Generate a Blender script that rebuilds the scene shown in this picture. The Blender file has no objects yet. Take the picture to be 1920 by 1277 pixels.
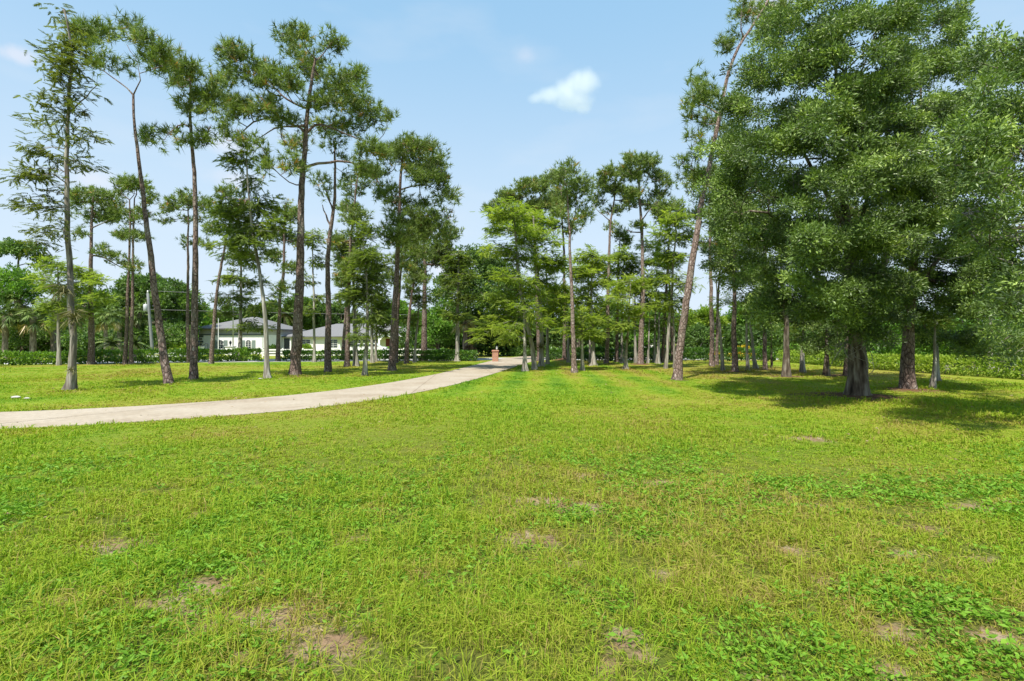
import bpy, math, random
import numpy as np
from mathutils import Vector

R = math.radians
sc = bpy.context.scene
col = sc.collection

# ------------------------------------------------------------------ camera, sky, sun, exposure
CAM_H = 1.6
cam_d = bpy.data.cameras.new('camera')
cam_d.sensor_width = 36.0
cam_d.lens = 18.0
cam_d.clip_start = 0.05
cam_d.clip_end = 6000
cam_d.shift_y = 0.0008
cam = bpy.data.objects.new('camera', cam_d)
cam.location = (0, 0, CAM_H)
cam.rotation_euler = (R(90), 0, 0)
col.objects.link(cam)
sc.camera = cam

SUN_AZ = (-0.36, -0.93)
SUN_EL = R(60)
world = bpy.data.worlds.new('World')
sc.world = world
world.use_nodes = True
wn, wl = world.node_tree.nodes, world.node_tree.links
bg = wn['Background']
sky = wn.new('ShaderNodeTexSky')
sky.sky_type = 'NISHITA'
sky.sun_disc = False
sky.sun_elevation = SUN_EL
sky.sun_rotation = math.atan2(SUN_AZ[0], SUN_AZ[1])
sky.altitude = 0
sky.air_density = 1.0
sky.dust_density = 1.5
sky.ozone_density = 1.6
# humid summer air: whiter towards the horizon, with a few faint veils of high cloud
tc = wn.new('ShaderNodeTexCoord')
sep = wn.new('ShaderNodeSeparateXYZ'); wl.new(tc.outputs['Generated'], sep.inputs[0])
hz = wn.new('ShaderNodeMapRange'); hz.interpolation_type = 'SMOOTHSTEP'
hz.inputs['From Min'].default_value = 0.0; hz.inputs['From Max'].default_value = 0.62
hz.inputs['To Min'].default_value = 0.92; hz.inputs['To Max'].default_value = 0.0
wl.new(sep.outputs['Z'], hz.inputs['Value'])
m0 = wn.new('ShaderNodeMix'); m0.data_type = 'RGBA'; m0.inputs['Factor'].default_value = 0.68
m0.inputs['B'].default_value = (2.95, 5.35, 7.6, 1)
m1 = wn.new('ShaderNodeMix'); m1.data_type = 'RGBA'
m1.inputs['B'].default_value = (5.3, 6.1, 6.9, 1)
mp = wn.new('ShaderNodeMapping'); mp.inputs['Scale'].default_value = (2.2, 2.2, 7.0)
nz = wn.new('ShaderNodeTexNoise'); nz.inputs['Scale'].default_value = 1.6; nz.inputs['Detail'].default_value = 5
rp = wn.new('ShaderNodeMapRange')
rp.inputs['From Min'].default_value = 0.52; rp.inputs['From Max'].default_value = 0.85
rp.inputs['To Min'].default_value = 0.0; rp.inputs['To Max'].default_value = 0.30
mx = wn.new('ShaderNodeMix'); mx.data_type = 'RGBA'
mx.inputs['B'].default_value = (6.0, 6.3, 6.7, 1)
wl.new(tc.outputs['Generated'], mp.inputs['Vector']); wl.new(mp.outputs['Vector'], nz.inputs['Vector'])
wl.new(nz.outputs['Fac'], rp.inputs['Value']); wl.new(rp.outputs['Result'], mx.inputs['Factor'])
wl.new(sky.outputs['Color'], m0.inputs['A']); wl.new(m0.outputs['Result'], m1.inputs['A'])
wl.new(hz.outputs['Result'], m1.inputs['Factor']); wl.new(m1.outputs['Result'], mx.inputs['A'])
prev = mx.outputs['Result']
for px, py, rad, amt in ((40, 105, 1.6, .45), (262, 55, 1.3, .4), (425, 272, 3.0, .45), (180, 335, 3.2, .4), (440, 335, 3.0, .4), (1455, 2, 3.6, .45), (835, 505, 3.0, .45), (985, 105, 2.0, .22)):
    v_ = Vector(((px-960)/960, 1.0, (640-py)/960)).normalized()
    sv = wn.new('ShaderNodeVectorMath'); sv.operation = 'SUBTRACT'; sv.inputs[1].default_value = v_; wl.new(tc.outputs['Generated'], sv.inputs[0])
    sc_v = wn.new('ShaderNodeVectorMath'); sc_v.operation = 'MULTIPLY'; sc_v.inputs[1].default_value = (1, 1, 2.1); wl.new(sv.outputs[0], sc_v.inputs[0])
    le = wn.new('ShaderNodeVectorMath'); le.operation = 'LENGTH'; wl.new(sc_v.outputs[0], le.inputs[0])
    nn = wn.new('ShaderNodeTexNoise'); nn.inputs['Scale'].default_value = 26; nn.inputs['Detail'].default_value = 4; wl.new(tc.outputs['Generated'], nn.inputs['Vector'])
    ml = wn.new('ShaderNodeMath'); ml.operation = 'MULTIPLY_ADD'; ml.inputs[1].default_value = .06; wl.new(nn.outputs['Fac'], ml.inputs[0]); wl.new(le.outputs['Value'], ml.inputs[2])
    mr_ = wn.new('ShaderNodeMapRange'); mr_.interpolation_type = 'SMOOTHSTEP'
    mr_.inputs['From Min'].default_value = rad*.018+.03; mr_.inputs['From Max'].default_value = .03; mr_.inputs['To Min'].default_value = 0; mr_.inputs['To Max'].default_value = amt
    wl.new(ml.outputs[0], mr_.inputs['Value'])
    mc = wn.new('ShaderNodeMix'); mc.data_type = 'RGBA'; mc.inputs['B'].default_value = (6.9, 6.6, 6.9, 1)
    wl.new(mr_.outputs['Result'], mc.inputs['Factor']); wl.new(prev, mc.inputs['A']); prev = mc.outputs['Result']
wl.new(prev, bg.inputs['Color'])
bg.inputs['Strength'].default_value = 0.092

sun_d = bpy.data.lights.new('sun', 'SUN')
sun_d.energy = 5.0
sun_d.angle = R(0.55)
sun_d.color = (1.0, 0.95, 0.86)
sun = bpy.data.objects.new('sun', sun_d)
h = math.hypot(*SUN_AZ)
to_sun = Vector((SUN_AZ[0]/h*math.cos(SUN_EL), SUN_AZ[1]/h*math.cos(SUN_EL), math.sin(SUN_EL)))
sun.rotation_euler = to_sun.to_track_quat('Z', 'Y').to_euler()
col.objects.link(sun)

sc.view_settings.view_transform = 'Standard'
sc.view_settings.look = 'None'
sc.view_settings.exposure = 0.66
sc.view_settings.gamma = 1.0
sc.render.engine = 'CYCLES'
sc.cycles.max_bounces = 6
sc.cycles.diffuse_bounces = 3
sc.cycles.glossy_bounces = 2
sc.cycles.transmission_bounces = 4
sc.cycles.transparent_max_bounces = 6
sc.cycles.volume_bounces = 3
sc.cycles.use_denoising = True

rng = np.random.default_rng(7)

# ------------------------------------------------------------------ helpers
def at(px, py, d):
    """photo pixel (1920 wide) at a distance d -> metres"""
    return np.array([(px-960)/960*d, d, CAM_H-(py-640)/960*d])

def ground(px, py):
    d = CAM_H*960/(py-640)
    return np.array([(px-960)/960*d, d, 0.0])

class Noise2:
    def __init__(self, seed, n=256):
        self.t = np.random.default_rng(seed).random((n, n)); self.n = n
    def __call__(self, x, y):
        xi = np.floor(x).astype(int); yi = np.floor(y).astype(int)
        fx = x-xi; fy = y-yi
        fx = fx*fx*(3-2*fx); fy = fy*fy*(3-2*fy)
        n = self.n; t = self.t
        a = t[xi % n, yi % n]; b = t[(xi+1) % n, yi % n]; c = t[xi % n, (yi+1) % n]; e = t[(xi+1) % n, (yi+1) % n]
        return (a*(1-fx)+b*fx)*(1-fy)+(c*(1-fx)+e*fx)*fy
    def fbm(self, x, y, o=4):
        s = 0; a = .5; tot = 0
        for k in range(o):
            s = s+a*self(x*2**k+17*k, y*2**k+31*k); tot += a; a *= .5
        return s/tot

def mesh_np(name, V, faces, mat=None, parent=None, attrs=None, smooth=False, loc=None):
    """faces: list of (m,k) int arrays"""
    me = bpy.data.meshes.new(name)
    V = np.asarray(V, dtype=np.float32)
    faces = [np.asarray(f, dtype=np.int32) for f in faces if len(f)]
    me.vertices.add(len(V)); me.vertices.foreach_set('co', V.ravel())
    loops = np.concatenate([f.ravel() for f in faces])
    sizes = np.concatenate([np.full(len(f), f.shape[1], dtype=np.int32) for f in faces])
    starts = np.concatenate([[0], np.cumsum(sizes)[:-1]]).astype(np.int32)
    me.loops.add(len(loops)); me.loops.foreach_set('vertex_index', loops)
    me.polygons.add(len(sizes)); me.polygons.foreach_set('loop_start', starts)
    try: me.polygons.foreach_set('loop_total', sizes)
    except Exception: pass
    me.update(calc_edges=True)
    me.polygons.foreach_set('use_smooth', np.full(len(sizes), smooth, dtype=bool))
    for k, v in (attrs or {}).items():
        a = me.attributes.new(k, 'FLOAT', 'POINT'); a.data.foreach_set('value', np.asarray(v, dtype=np.float32))
    if mat is not None: me.materials.append(mat)
    o = bpy.data.objects.new(name, me)
    col.objects.link(o)
    if parent is not None: o.parent = parent
    if loc is not None: o.location = loc
    return o

def tag(o, label=None, cat=None, group=None, kind=None):
    if label: o['label'] = label
    if cat: o['category'] = cat
    if group: o['group'] = group
    if kind: o['kind'] = kind
    return o

def empty(name, loc, label, cat, group=None, rz=0):
    o = bpy.data.objects.new(name, None); o.empty_display_size = .2
    o.location = loc; o.rotation_euler = (0, 0, rz)
    col.objects.link(o)
    return tag(o, label, cat, group)

class MB:
    """collects boxes, prisms and tubes into ONE mesh"""
    def __init__(self): self.V = []; self.F = {}; self.n = 0
    def add(self, V, F):
        V = np.asarray(V, float).reshape(-1, 3)
        for f in F: self.F.setdefault(len(f), []).append([i+self.n for i in f])
        self.V.append(V); self.n += len(V); return self
    def box(self, x0, x1, y0, y1, z0, z1):
        V = [(x, y, z) for z in (z0, z1) for y in (y0, y1) for x in (x0, x1)]
        return self.add(V, [(0, 2, 3, 1), (4, 5, 7, 6), (0, 1, 5, 4), (1, 3, 7, 5), (3, 2, 6, 7), (2, 0, 4, 6)])
    def bbox(self, x0, x1, y0, y1, z0, z1, b=.02):
        """box with chamfered vertical and top edges"""
        def ring(i, z): return [(x0+i, y0+b, z), (x0+b, y0+i, z), (x1-b, y0+i, z), (x1-i, y0+b, z), (x1-i, y1-b, z), (x1-b, y1-i, z), (x0+b, y1-i, z), (x0+i, y1-b, z)]
        V = ring(0, z0)+ring(0, z1-b)
        b2 = b
        V += [(min(max(x, x0+b2), x1-b2), min(max(y, y0+b2), y1-b2), z1) for x, y, z in ring(0, z1)]
        F = [tuple(range(7, -1, -1)), tuple(range(16, 24))]
        for r_ in (0, 8):
            for k in range(8): F.append((r_+k, r_+(k+1) % 8, r_+8+(k+1) % 8, r_+8+k))
        return self.add(V, F)
    def prism(self, P, y0, y1):
        """polygon P of (x,z) extruded along y"""
        n = len(P)
        V = [(x, y0, z) for x, z in P]+[(x, y1, z) for x, z in P]
        F = [tuple(range(n)), tuple(range(2*n-1, n-1, -1))]
        F += [(k, n+k, n+(k+1) % n, (k+1) % n) for k in range(n)]
        return self.add(V, F)
    def tube(self, P, r, sides=8, cap=True):
        V, F = tube(np.asarray(P, float), np.broadcast_to(np.asarray(r, float), (len(P),)), sides)
        F = [tuple(f) for f in F]
        if cap: F += [tuple(range(sides-1, -1, -1)), tuple(range(len(V)-sides, len(V)))]
        return self.add(V, F)
    def build(self, name, mat, parent=None, smooth=False, loc=None):
        return mesh_np(name, np.concatenate(self.V), [np.array(f) for f in self.F.values()], mat, parent, smooth=smooth, loc=loc)

def unit(v): return v/np.maximum(np.linalg.norm(v, axis=-1, keepdims=True), 1e-9)

def tube(P, r, k, rough=0, ridge=None, rg=None):
    """rings along polyline P -> verts, quads"""
    n = len(P)
    T = np.gradient(P, axis=0) if n > 1 else np.array([[0, 0, 1.]])
    T = unit(T)
    ref = np.array([1., 0, 0]) if abs(T[0][0]) < .85 else np.array([0, 1., 0])
    B = unit(ref-T*(T@ref)[:, None]); C = np.cross(T, B)
    th = np.arange(k)/k*2*math.pi
    rr = np.repeat(r[:, None], k, 1)
    if ridge is not None: rr = rr*(1+ridge[:, None]*np.cos(th*5+P[0, 0]*0+float(rg.random()*6) if rg is not None else th*5)[None, :])
    if rough: rr = rr*(1+rough*(rg.random((n, k))-.5)*2)
    V = P[:, None, :]+rr[..., None]*(np.cos(th)[None, :, None]*B[:, None, :]+np.sin(th)[None, :, None]*C[:, None, :])
    i = np.arange(n-1)[:, None]*k; j = np.arange(k)[None, :]; j2 = (j+1) % k
    F = np.stack([i+j, i+j2, i+k+j2, i+k+j], -1).reshape(-1, 4)
    return V.reshape(-1, 3), F

def frames(D, rg):
    A = unit(D)
    U = unit(rg.normal(size=A.shape))
    B = unit(np.cross(A, U)); C = np.cross(A, B)
    return A, B, C

def needles(O, D, L, W, rg, side=None):
    """thin triangles from O along D"""
    if side is None: side = unit(np.cross(D, rg.normal(size=D.shape)))
    s = side*(np.asarray(W)/2)[..., None] if np.ndim(W) else side*(W/2)
    V = np.stack([O-s, O+s, O+D*np.asarray(L)[..., None]], 1).reshape(-1, 3)
    return V, np.arange(len(V)).reshape(-1, 3)

def leaves(P, D, L, W, rg, flat=0.0):
    """folded rhombic leaves: 4 verts, 2 tris"""
    A, B, C = frames(D, rg)
    if flat:
        up = np.array([0, 0, 1.])
        Cn = unit(C*(1-flat)+up*flat)
        B = unit(np.cross(Cn, A)); C = np.cross(A, B)
    L = np.broadcast_to(np.asarray(L, float), (len(P),))[:, None]; W = np.broadcast_to(np.asarray(W, float), (len(P),))[:, None]
    m = P+A*L*.45+C*W*.18
    V = np.stack([P, m+B*W*.5, P+A*L, m-B*W*.5], 1).reshape(-1, 3)
    b = np.arange(len(P))[:, None]*4
    return V, np.concatenate([b+np.array([[0, 2, 1]]), b+np.array([[0, 3, 2]])], 0)

# ------------------------------------------------------------------ materials
def new_mat(name):
    m = bpy.data.materials.new(name); m.use_nodes = True
    return m, m.node_tree.nodes, m.node_tree.links, m.node_tree.nodes['Principled BSDF']

def ramp(n, stops):
    r = n.new('ShaderNodeValToRGB'); e = r.color_ramp.elements
    while len(e) < len(stops): e.new(.5)
    for i, (p, c) in enumerate(stops): e[i].position = p; e[i].color = (*c, 1)
    return r

def leaf_mat(name, stops, rough=.5, spec=.35, trans=.3, tcol=(1.25, 1.35, .55), k=1.0):
    m, n, l, p = new_mat(name)
    at_ = n.new('ShaderNodeAttribute'); at_.attribute_name = 'tint'
    r = ramp(n, [(a, tuple(min(.9, x*k) for x in c)) for a, c in stops]); l.new(at_.outputs['Fac'], r.inputs['Fac'])
    l.new(r.outputs['Color'], p.inputs['Base Color'])
    p.inputs['Roughness'].default_value = rough
    p.inputs['Specular IOR Level'].default_value = spec
    t = n.new('ShaderNodeBsdfTranslucent')
    mul = n.new('ShaderNodeMix'); mul.data_type = 'RGBA'; mul.blend_type = 'MULTIPLY'; mul.inputs['Factor'].default_value = 1
    mul.inputs['B'].default_value = (*tcol, 1); l.new(r.outputs['Color'], mul.inputs['A']); l.new(mul.outputs['Result'], t.inputs['Color'])
    mix = n.new('ShaderNodeMixShader'); mix.inputs['Fac'].default_value = trans
    l.new(p.outputs[0], mix.inputs[1]); l.new(t.outputs[0], mix.inputs[2])
    l.new(mix.outputs[0], n['Material Output'].inputs['Surface'])
    return m

def bark_mat(name, c_dark, c_mid, c_light, kind):
    m, n, l, p = new_mat(name)
    tc = n.new('ShaderNodeTexCoord'); mp = n.new('ShaderNodeMapping')
    l.new(tc.outputs['Object'], mp.inputs['Vector'])
    no = n.new('ShaderNodeTexNoise'); no.inputs['Detail'].default_value = 6
    l.new(mp.outputs['Vector'], no.inputs['Vector'])
    bump = n.new('ShaderNodeBump'); bump.inputs['Distance'].default_value = .03; bump.inputs['Strength'].default_value = .9
    if kind == 'plate':
        mp.inputs['Scale'].default_value = (9, 9, 4.5); no.inputs['Scale'].default_value = 1.2
        v = n.new('ShaderNodeTexVoronoi'); v.feature = 'DISTANCE_TO_EDGE'; v.inputs['Scale'].default_value = 1.1
        l.new(mp.outputs['Vector'], v.inputs['Vector'])
        mr = n.new('ShaderNodeMapRange'); mr.inputs['From Max'].default_value = .16; l.new(v.outputs['Distance'], mr.inputs['Value'])
        mm = n.new('ShaderNodeMath'); mm.operation = 'MULTIPLY'; l.new(mr.outputs['Result'], mm.inputs[0]); l.new(no.outputs['Fac'], mm.inputs[1])
        fac = mm.outputs[0]
        r = ramp(n, [(0.02, c_dark), (.35, c_mid), (.58, c_mid), (.66, c_light)])
    else:
        mp.inputs['Scale'].default_value = (11, 11, 1.1) if kind == 'streak' else (10, 10, 2.2)
        no.inputs['Scale'].default_value = 1.0
        fac = no.outputs['Fac']
        r = ramp(n, [(.3, c_dark), (.5, c_mid), (.68, c_light)])
    l.new(fac, r.inputs['Fac'])
    # large blotches of lichen and damp
    n2 = n.new('ShaderNodeTexNoise'); n2.inputs['Scale'].default_value = 1.3; n2.inputs['Detail'].default_value = 4
    l.new(tc.outputs['Object'], n2.inputs['Vector'])
    mr2 = n.new('ShaderNodeMapRange'); mr2.inputs['From Min'].default_value = .5; mr2.inputs['From Max'].default_value = .72; mr2.inputs['To Max'].default_value = .55
    l.new(n2.outputs['Fac'], mr2.inputs['Value'])
    mx = n.new('ShaderNodeMix'); mx.data_type = 'RGBA'; l.new(mr2.outputs['Result'], mx.inputs['Factor'])
    l.new(r.outputs['Color'], mx.inputs['A']); mx.inputs['B'].default_value = (*[.5*a+.5*b for a, b in zip(c_light, (.16, .17, .10))], 1)
    l.new(mx.outputs['Result'], p.inputs['Base Color'])
    l.new(fac, bump.inputs['Height']); l.new(bump.outputs['Normal'], p.inputs['Normal'])
    p.inputs['Roughness'].default_value = .9; p.inputs['Specular IOR Level'].default_value = .15
    return m

def flat_mat(name, c, rough=.6, var=.12, scale=6, metal=0, spec=.4, bump=0):
    m, n, l, p = new_mat(name)
    tc = n.new('ShaderNodeTexCoord'); no = n.new('ShaderNodeTexNoise')
    no.inputs['Scale'].default_value = scale; no.inputs['Detail'].default_value = 5
    l.new(tc.outputs['Object'], no.inputs['Vector'])
    r = ramp(n, [(.3, tuple(x*(1-var) for x in c)), (.7, tuple(min(1, x*(1+var)) for x in c))])
    l.new(no.outputs['Fac'], r.inputs['Fac']); l.new(r.outputs['Color'], p.inputs['Base Color'])
    p.inputs['Roughness'].default_value = rough; p.inputs['Metallic'].default_value = metal; p.inputs['Specular IOR Level'].default_value = spec
    if bump:
        b = n.new('ShaderNodeBump'); b.inputs['Distance'].default_value = bump; l.new(no.outputs['Fac'], b.inputs['Height']); l.new(b.outputs['Normal'], p.inputs['Normal'])
    return m

M = {}
M['pine_bark'] = bark_mat('pine_bark', (.050, .034, .028), (.185, .132, .112), (.40, .34, .31), 'plate')
M['pine_bark_pale'] = bark_mat('pine_bark_pale', (.07, .05, .04), (.23, .165, .14), (.46, .40, .37), 'plate')
M['cypress_bark'] = bark_mat('cypress_bark', (.10, .085, .07), (.255, .23, .195), (.45, .43, .38), 'streak')
M['old_cypress_bark'] = bark_mat('old_cypress_bark', (.06, .05, .042), (.17, .145, .12), (.36, .335, .29), 'streak')
M['oak_bark'] = bark_mat('oak_bark', (.024, .018, .013), (.110, .084, .062), (.25, .225, .18), 'ridge')
M['palm_bark'] = bark_mat('palm_bark', (.08, .065, .05), (.2, .165, .13), (.32, .28, .23), 'ridge')
M['twig'] = bark_mat('twig_bark', (.13, .12, .10), (.24, .22, .19), (.36, .34, .30), 'streak')
M['pine_needles'] = leaf_mat('pine_needles', [(0, (.048, .062, .016)), (.55, (.092, .132, .030)), (.93, (.150, .190, .042)), (1, (.26, .13, .04))], .5, .35, .3, k=1.75)
M['cypress_leaf'] = leaf_mat('cypress_leaf', [(0, (.075, .115, .020)), (.6, (.165, .213, .038)), (1, (.235, .275, .05))], .6, .25, .58, k=1.5)
M['cypress_leaf_dull'] = leaf_mat('cypress_leaf_dull', [(0, (.055, .078, .020)), (.6, (.105, .142, .033)), (1, (.165, .20, .045))], .6, .25, .5, k=1.5)
M['cypress_leaf_olive'] = leaf_mat('cypress_leaf_olive', [(0, (.055, .070, .020)), (.6, (.105, .128, .033)), (1, (.165, .185, .045))], .6, .25, .4, k=1.2)
M['oak_leaf'] = leaf_mat('oak_leaf', [(0, (.028, .044, .013)), (.5, (.070, .112, .022)), (.85, (.130, .182, .038)), (1, (.21, .27, .065))], .44, .42, .22, k=1.8)
M['broad_leaf'] = leaf_mat('broad_leaf', [(0, (.030, .055, .012)), (.5, (.058, .110, .020)), (1, (.115, .18, .030))], .5, .4, .3, k=1.6)
M['bright_leaf'] = leaf_mat('bright_leaf', [(0, (.060, .125, .015)), (.5, (.105, .225, .022)), (1, (.19, .32, .035))], .5, .35, .35, k=1.15)
M['lime_leaf'] = leaf_mat('lime_leaf', [(0, (.115, .19, .02)), (.5, (.20, .31, .03)), (1, (.32, .40, .05))], .55, .3, .35)
M['yellow_leaf'] = leaf_mat('yellow_leaf', [(0, (.30, .27, .02)), (.5, (.60, .44, .02)), (1, (.75, .58, .05))], .55, .3, .3, (1.1, 1.0, .5))
M['hedge_leaf'] = leaf_mat('hedge_leaf', [(0, (.040, .085, .014)), (.5, (.080, .170, .022)), (1, (.18, .29, .035))], .42, .45, .25, k=1.25)
M['palm_leaf'] = leaf_mat('palm_leaf', [(0, (.060, .095, .026)), (.6, (.115, .165, .042)), (.9, (.19, .23, .075)), (1, (.34, .25, .12))], .45, .4, .25, k=1.45)
M['dry_leaf'] = leaf_mat('dry_leaf', [(0, (.16, .11, .06)), (1, (.42, .32, .20))], .8, .1, .2)
M['air_leaf'] = leaf_mat('air_leaf', [(0, (.10, .105, .045)), (1, (.21, .19, .085))], .7, .2, .2)
M['grass'] = leaf_mat('grass_blade', [(0, (.36, .27, .10)), (.12, (.33, .335, .05)), (.42, (.280, .378, .028)), (.75, (.205, .352, .024)), (1, (.110, .255, .020))], .65, .15, .4, (1.2, 1.2, .4))
M['weed'] = leaf_mat('weed_leaf', [(0, (.095, .19, .018)), (.5, (.145, .29, .022)), (1, (.21, .37, .035))], .55, .2, .3)
M['stucco'] = flat_mat('cream_stucco', (.78, .765, .745), .85, .05, 3)
M['grey_stucco'] = flat_mat('grey_band_stucco', (.42, .42, .41), .85, .05, 3)
M['roof'] = flat_mat('grey_shingle', (.160, .158, .160), .85, .22, 9, bump=.02)
M['white'] = flat_mat('white_paint', (.80, .79, .76), .5, .05, 5)
M['dark_trim'] = flat_mat('dark_slate_trim', (.10, .115, .13), .6, .1, 5)
M['shutter'] = flat_mat('grey_green_shutter', (.22, .27, .25), .6, .08, 8)
M['glass'] = flat_mat('window_glass', (.035, .045, .055), .08, .1, 2, spec=.7)
M['red_door'] = flat_mat('dark_red_door', (.16, .03, .025), .5, .1, 4)
M['black_paint'] = flat_mat('black_metal', (.02, .02, .022), .4, .1, 4)
M['car_dark'] = flat_mat('dark_car_paint', (.018, .020, .026), .18, .05, 2, spec=.8)
M['car_white'] = flat_mat('white_car_paint', (.72, .73, .75), .25, .03, 2, spec=.6)
M['tyre'] = flat_mat('tyre_rubber', (.02, .02, .02), .85, .1, 8)
M['rim'] = flat_mat('wheel_rim', (.38, .39, .40), .35, .05, 5, metal=.8)
M['lamp_glass'] = flat_mat('lamp_glass', (.68, .68, .62), .2, .05, 4)
M['pole'] = flat_mat('grey_concrete_pole', (.17, .18, .18), .85, .12, 2)
M['steel'] = flat_mat('grey_steel', (.50, .52, .54), .5, .08, 3, metal=.2)
M['wire'] = flat_mat('wire', (.16, .16, .16), .6, .05, 3)
M['stone'] = flat_mat('pale_stone', (.38, .36, .32), .9, .25, 14, bump=.01)
M['flag_red'] = flat_mat('flag_red', (.42, .03, .035), .8, .05, 3)
M['asphalt'] = flat_mat('pale_street', (.40, .39, .37), .9, .08, 1.5)

def brick_mat():
    m, n, l, p = new_mat('orange_brick')
    tc = n.new('ShaderNodeTexCoord'); b = n.new('ShaderNodeTexBrick')
    mp = n.new('ShaderNodeMapping'); mp.vector_type = 'POINT'
    # brick courses run round the post: x+y along the course, z up
    sx = n.new('ShaderNodeSeparateXYZ'); cb = n.new('ShaderNodeCombineXYZ'); ad = n.new('ShaderNodeMath'); ad.operation = 'ADD'
    l.new(tc.outputs['Object'], sx.inputs[0]); l.new(sx.outputs[0], ad.inputs[0]); l.new(sx.outputs[1], ad.inputs[1])
    l.new(ad.outputs[0], cb.inputs[0]); l.new(sx.outputs[2], cb.inputs[1]); l.new(cb.outputs[0], b.inputs['Vector'])
    b.inputs['Scale'].default_value = 1; b.inputs['Brick Width'].default_value = .21; b.inputs['Row Height'].default_value = .072; b.inputs['Mortar Size'].default_value = .008
    b.inputs['Color1'].default_value = (.44, .17, .085, 1); b.inputs['Color2'].default_value = (.33, .12, .065, 1); b.inputs['Mortar'].default_value = (.46, .40, .33, 1)
    l.new(b.outputs['Color'], p.inputs['Base Color']); p.inputs['Roughness'].default_value = .85
    bm = n.new('ShaderNodeBump'); bm.inputs['Distance'].default_value = .006; bm.invert = True; l.new(b.outputs['Fac'], bm.inputs['Height']); l.new(bm.outputs['Normal'], p.inputs['Normal'])
    return m
M['brick'] = brick_mat()

def flag_mat():
    m, n, l, p = new_mat('striped_flag_cloth')
    tc = n.new('ShaderNodeTexCoord'); s = n.new('ShaderNodeSeparateXYZ'); l.new(tc.outputs['Generated'], s.inputs[0])
    mu = n.new('ShaderNodeMath'); mu.operation = 'MULTIPLY'; mu.inputs[1].default_value = 6.5; l.new(s.outputs[2], mu.inputs[0])
    fr = n.new('ShaderNodeMath'); fr.operation = 'FRACT'; l.new(mu.outputs[0], fr.inputs[0])
    gt = n.new('ShaderNodeMath'); gt.operation = 'GREATER_THAN'; gt.inputs[1].default_value = .5; l.new(fr.outputs[0], gt.inputs[0])
    a = n.new('ShaderNodeMix'); a.data_type = 'RGBA'; l.new(gt.outputs[0], a.inputs['Factor']); a.inputs['A'].default_value = (.50, .03, .04, 1); a.inputs['B'].default_value = (.78, .78, .78, 1)
    c1 = n.new('ShaderNodeMath'); c1.operation = 'LESS_THAN'; c1.inputs[1].default_value = .4; l.new(s.outputs[0], c1.inputs[0])
    c2 = n.new('ShaderNodeMath'); c2.operation = 'GREATER_THAN'; c2.inputs[1].default_value = .46; l.new(s.outputs[2], c2.inputs[0])
    cc = n.new('ShaderNodeMath'); cc.operation = 'MULTIPLY'; l.new(c1.outputs[0], cc.inputs[0]); l.new(c2.outputs[0], cc.inputs[1])
    v = n.new('ShaderNodeTexVoronoi'); v.inputs['Scale'].default_value = 16; l.new(tc.outputs['Generated'], v.inputs['Vector'])
    lt = n.new('ShaderNodeMath'); lt.operation = 'LESS_THAN'; lt.inputs[1].default_value = .22; l.new(v.outputs['Distance'], lt.inputs[0])
    st = n.new('ShaderNodeMix'); st.data_type = 'RGBA'; l.new(lt.outputs[0], st.inputs['Factor']); st.inputs['A'].default_value = (.03, .05, .22, 1); st.inputs['B'].default_value = (.78, .78, .78, 1)
    f = n.new('ShaderNodeMix'); f.data_type = 'RGBA'; l.new(cc.outputs[0], f.inputs['Factor']); l.new(a.outputs['Result'], f.inputs['A']); l.new(st.outputs['Result'], f.inputs['B'])
    l.new(f.outputs['Result'], p.inputs['Base Color']); p.inputs['Roughness'].default_value = .8
    return m
M['flag'] = flag_mat()

def concrete_mat():
    m, n, l, p = new_mat('driveway_concrete')
    tc = n.new('ShaderNodeTexCoord')
    a = n.new('ShaderNodeTexNoise'); a.inputs['Scale'].default_value = .55; a.inputs['Detail'].default_value = 6; l.new(tc.outputs['Object'], a.inputs['Vector'])
    b = n.new('ShaderNodeTexNoise'); b.inputs['Scale'].default_value = 9; b.inputs['Detail'].default_value = 8; l.new(tc.outputs['Object'], b.inputs['Vector'])
    a.inputs['Roughness'].default_value = .65
    ra = ramp(n, [(.32, (.275, .215, .15)), (.5, (.35, .292, .22)), (.7, (.395, .34, .268))]); l.new(a.outputs['Fac'], ra.inputs['Fac'])
    rb = ramp(n, [(.25, (.80, .80, .80)), (.75, (1.08, 1.08, 1.08))]); l.new(b.outputs['Fac'], rb.inputs['Fac'])
    mu = n.new('ShaderNodeMix'); mu.data_type = 'RGBA'; mu.blend_type = 'MULTIPLY'; mu.inputs['Factor'].default_value = 1
    l.new(ra.outputs['Color'], mu.inputs['A']); l.new(rb.outputs['Color'], mu.inputs['B']); l.new(mu.outputs['Result'], p.inputs['Base Color'])
    bm = n.new('ShaderNodeBump'); bm.inputs['Distance'].default_value = .004; l.new(b.outputs['Fac'], bm.inputs['Height']); l.new(bm.outputs['Normal'], p.inputs['Normal'])
    p.inputs['Roughness'].default_value = .9
    return m
M['concrete'] = concrete_mat()

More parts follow.
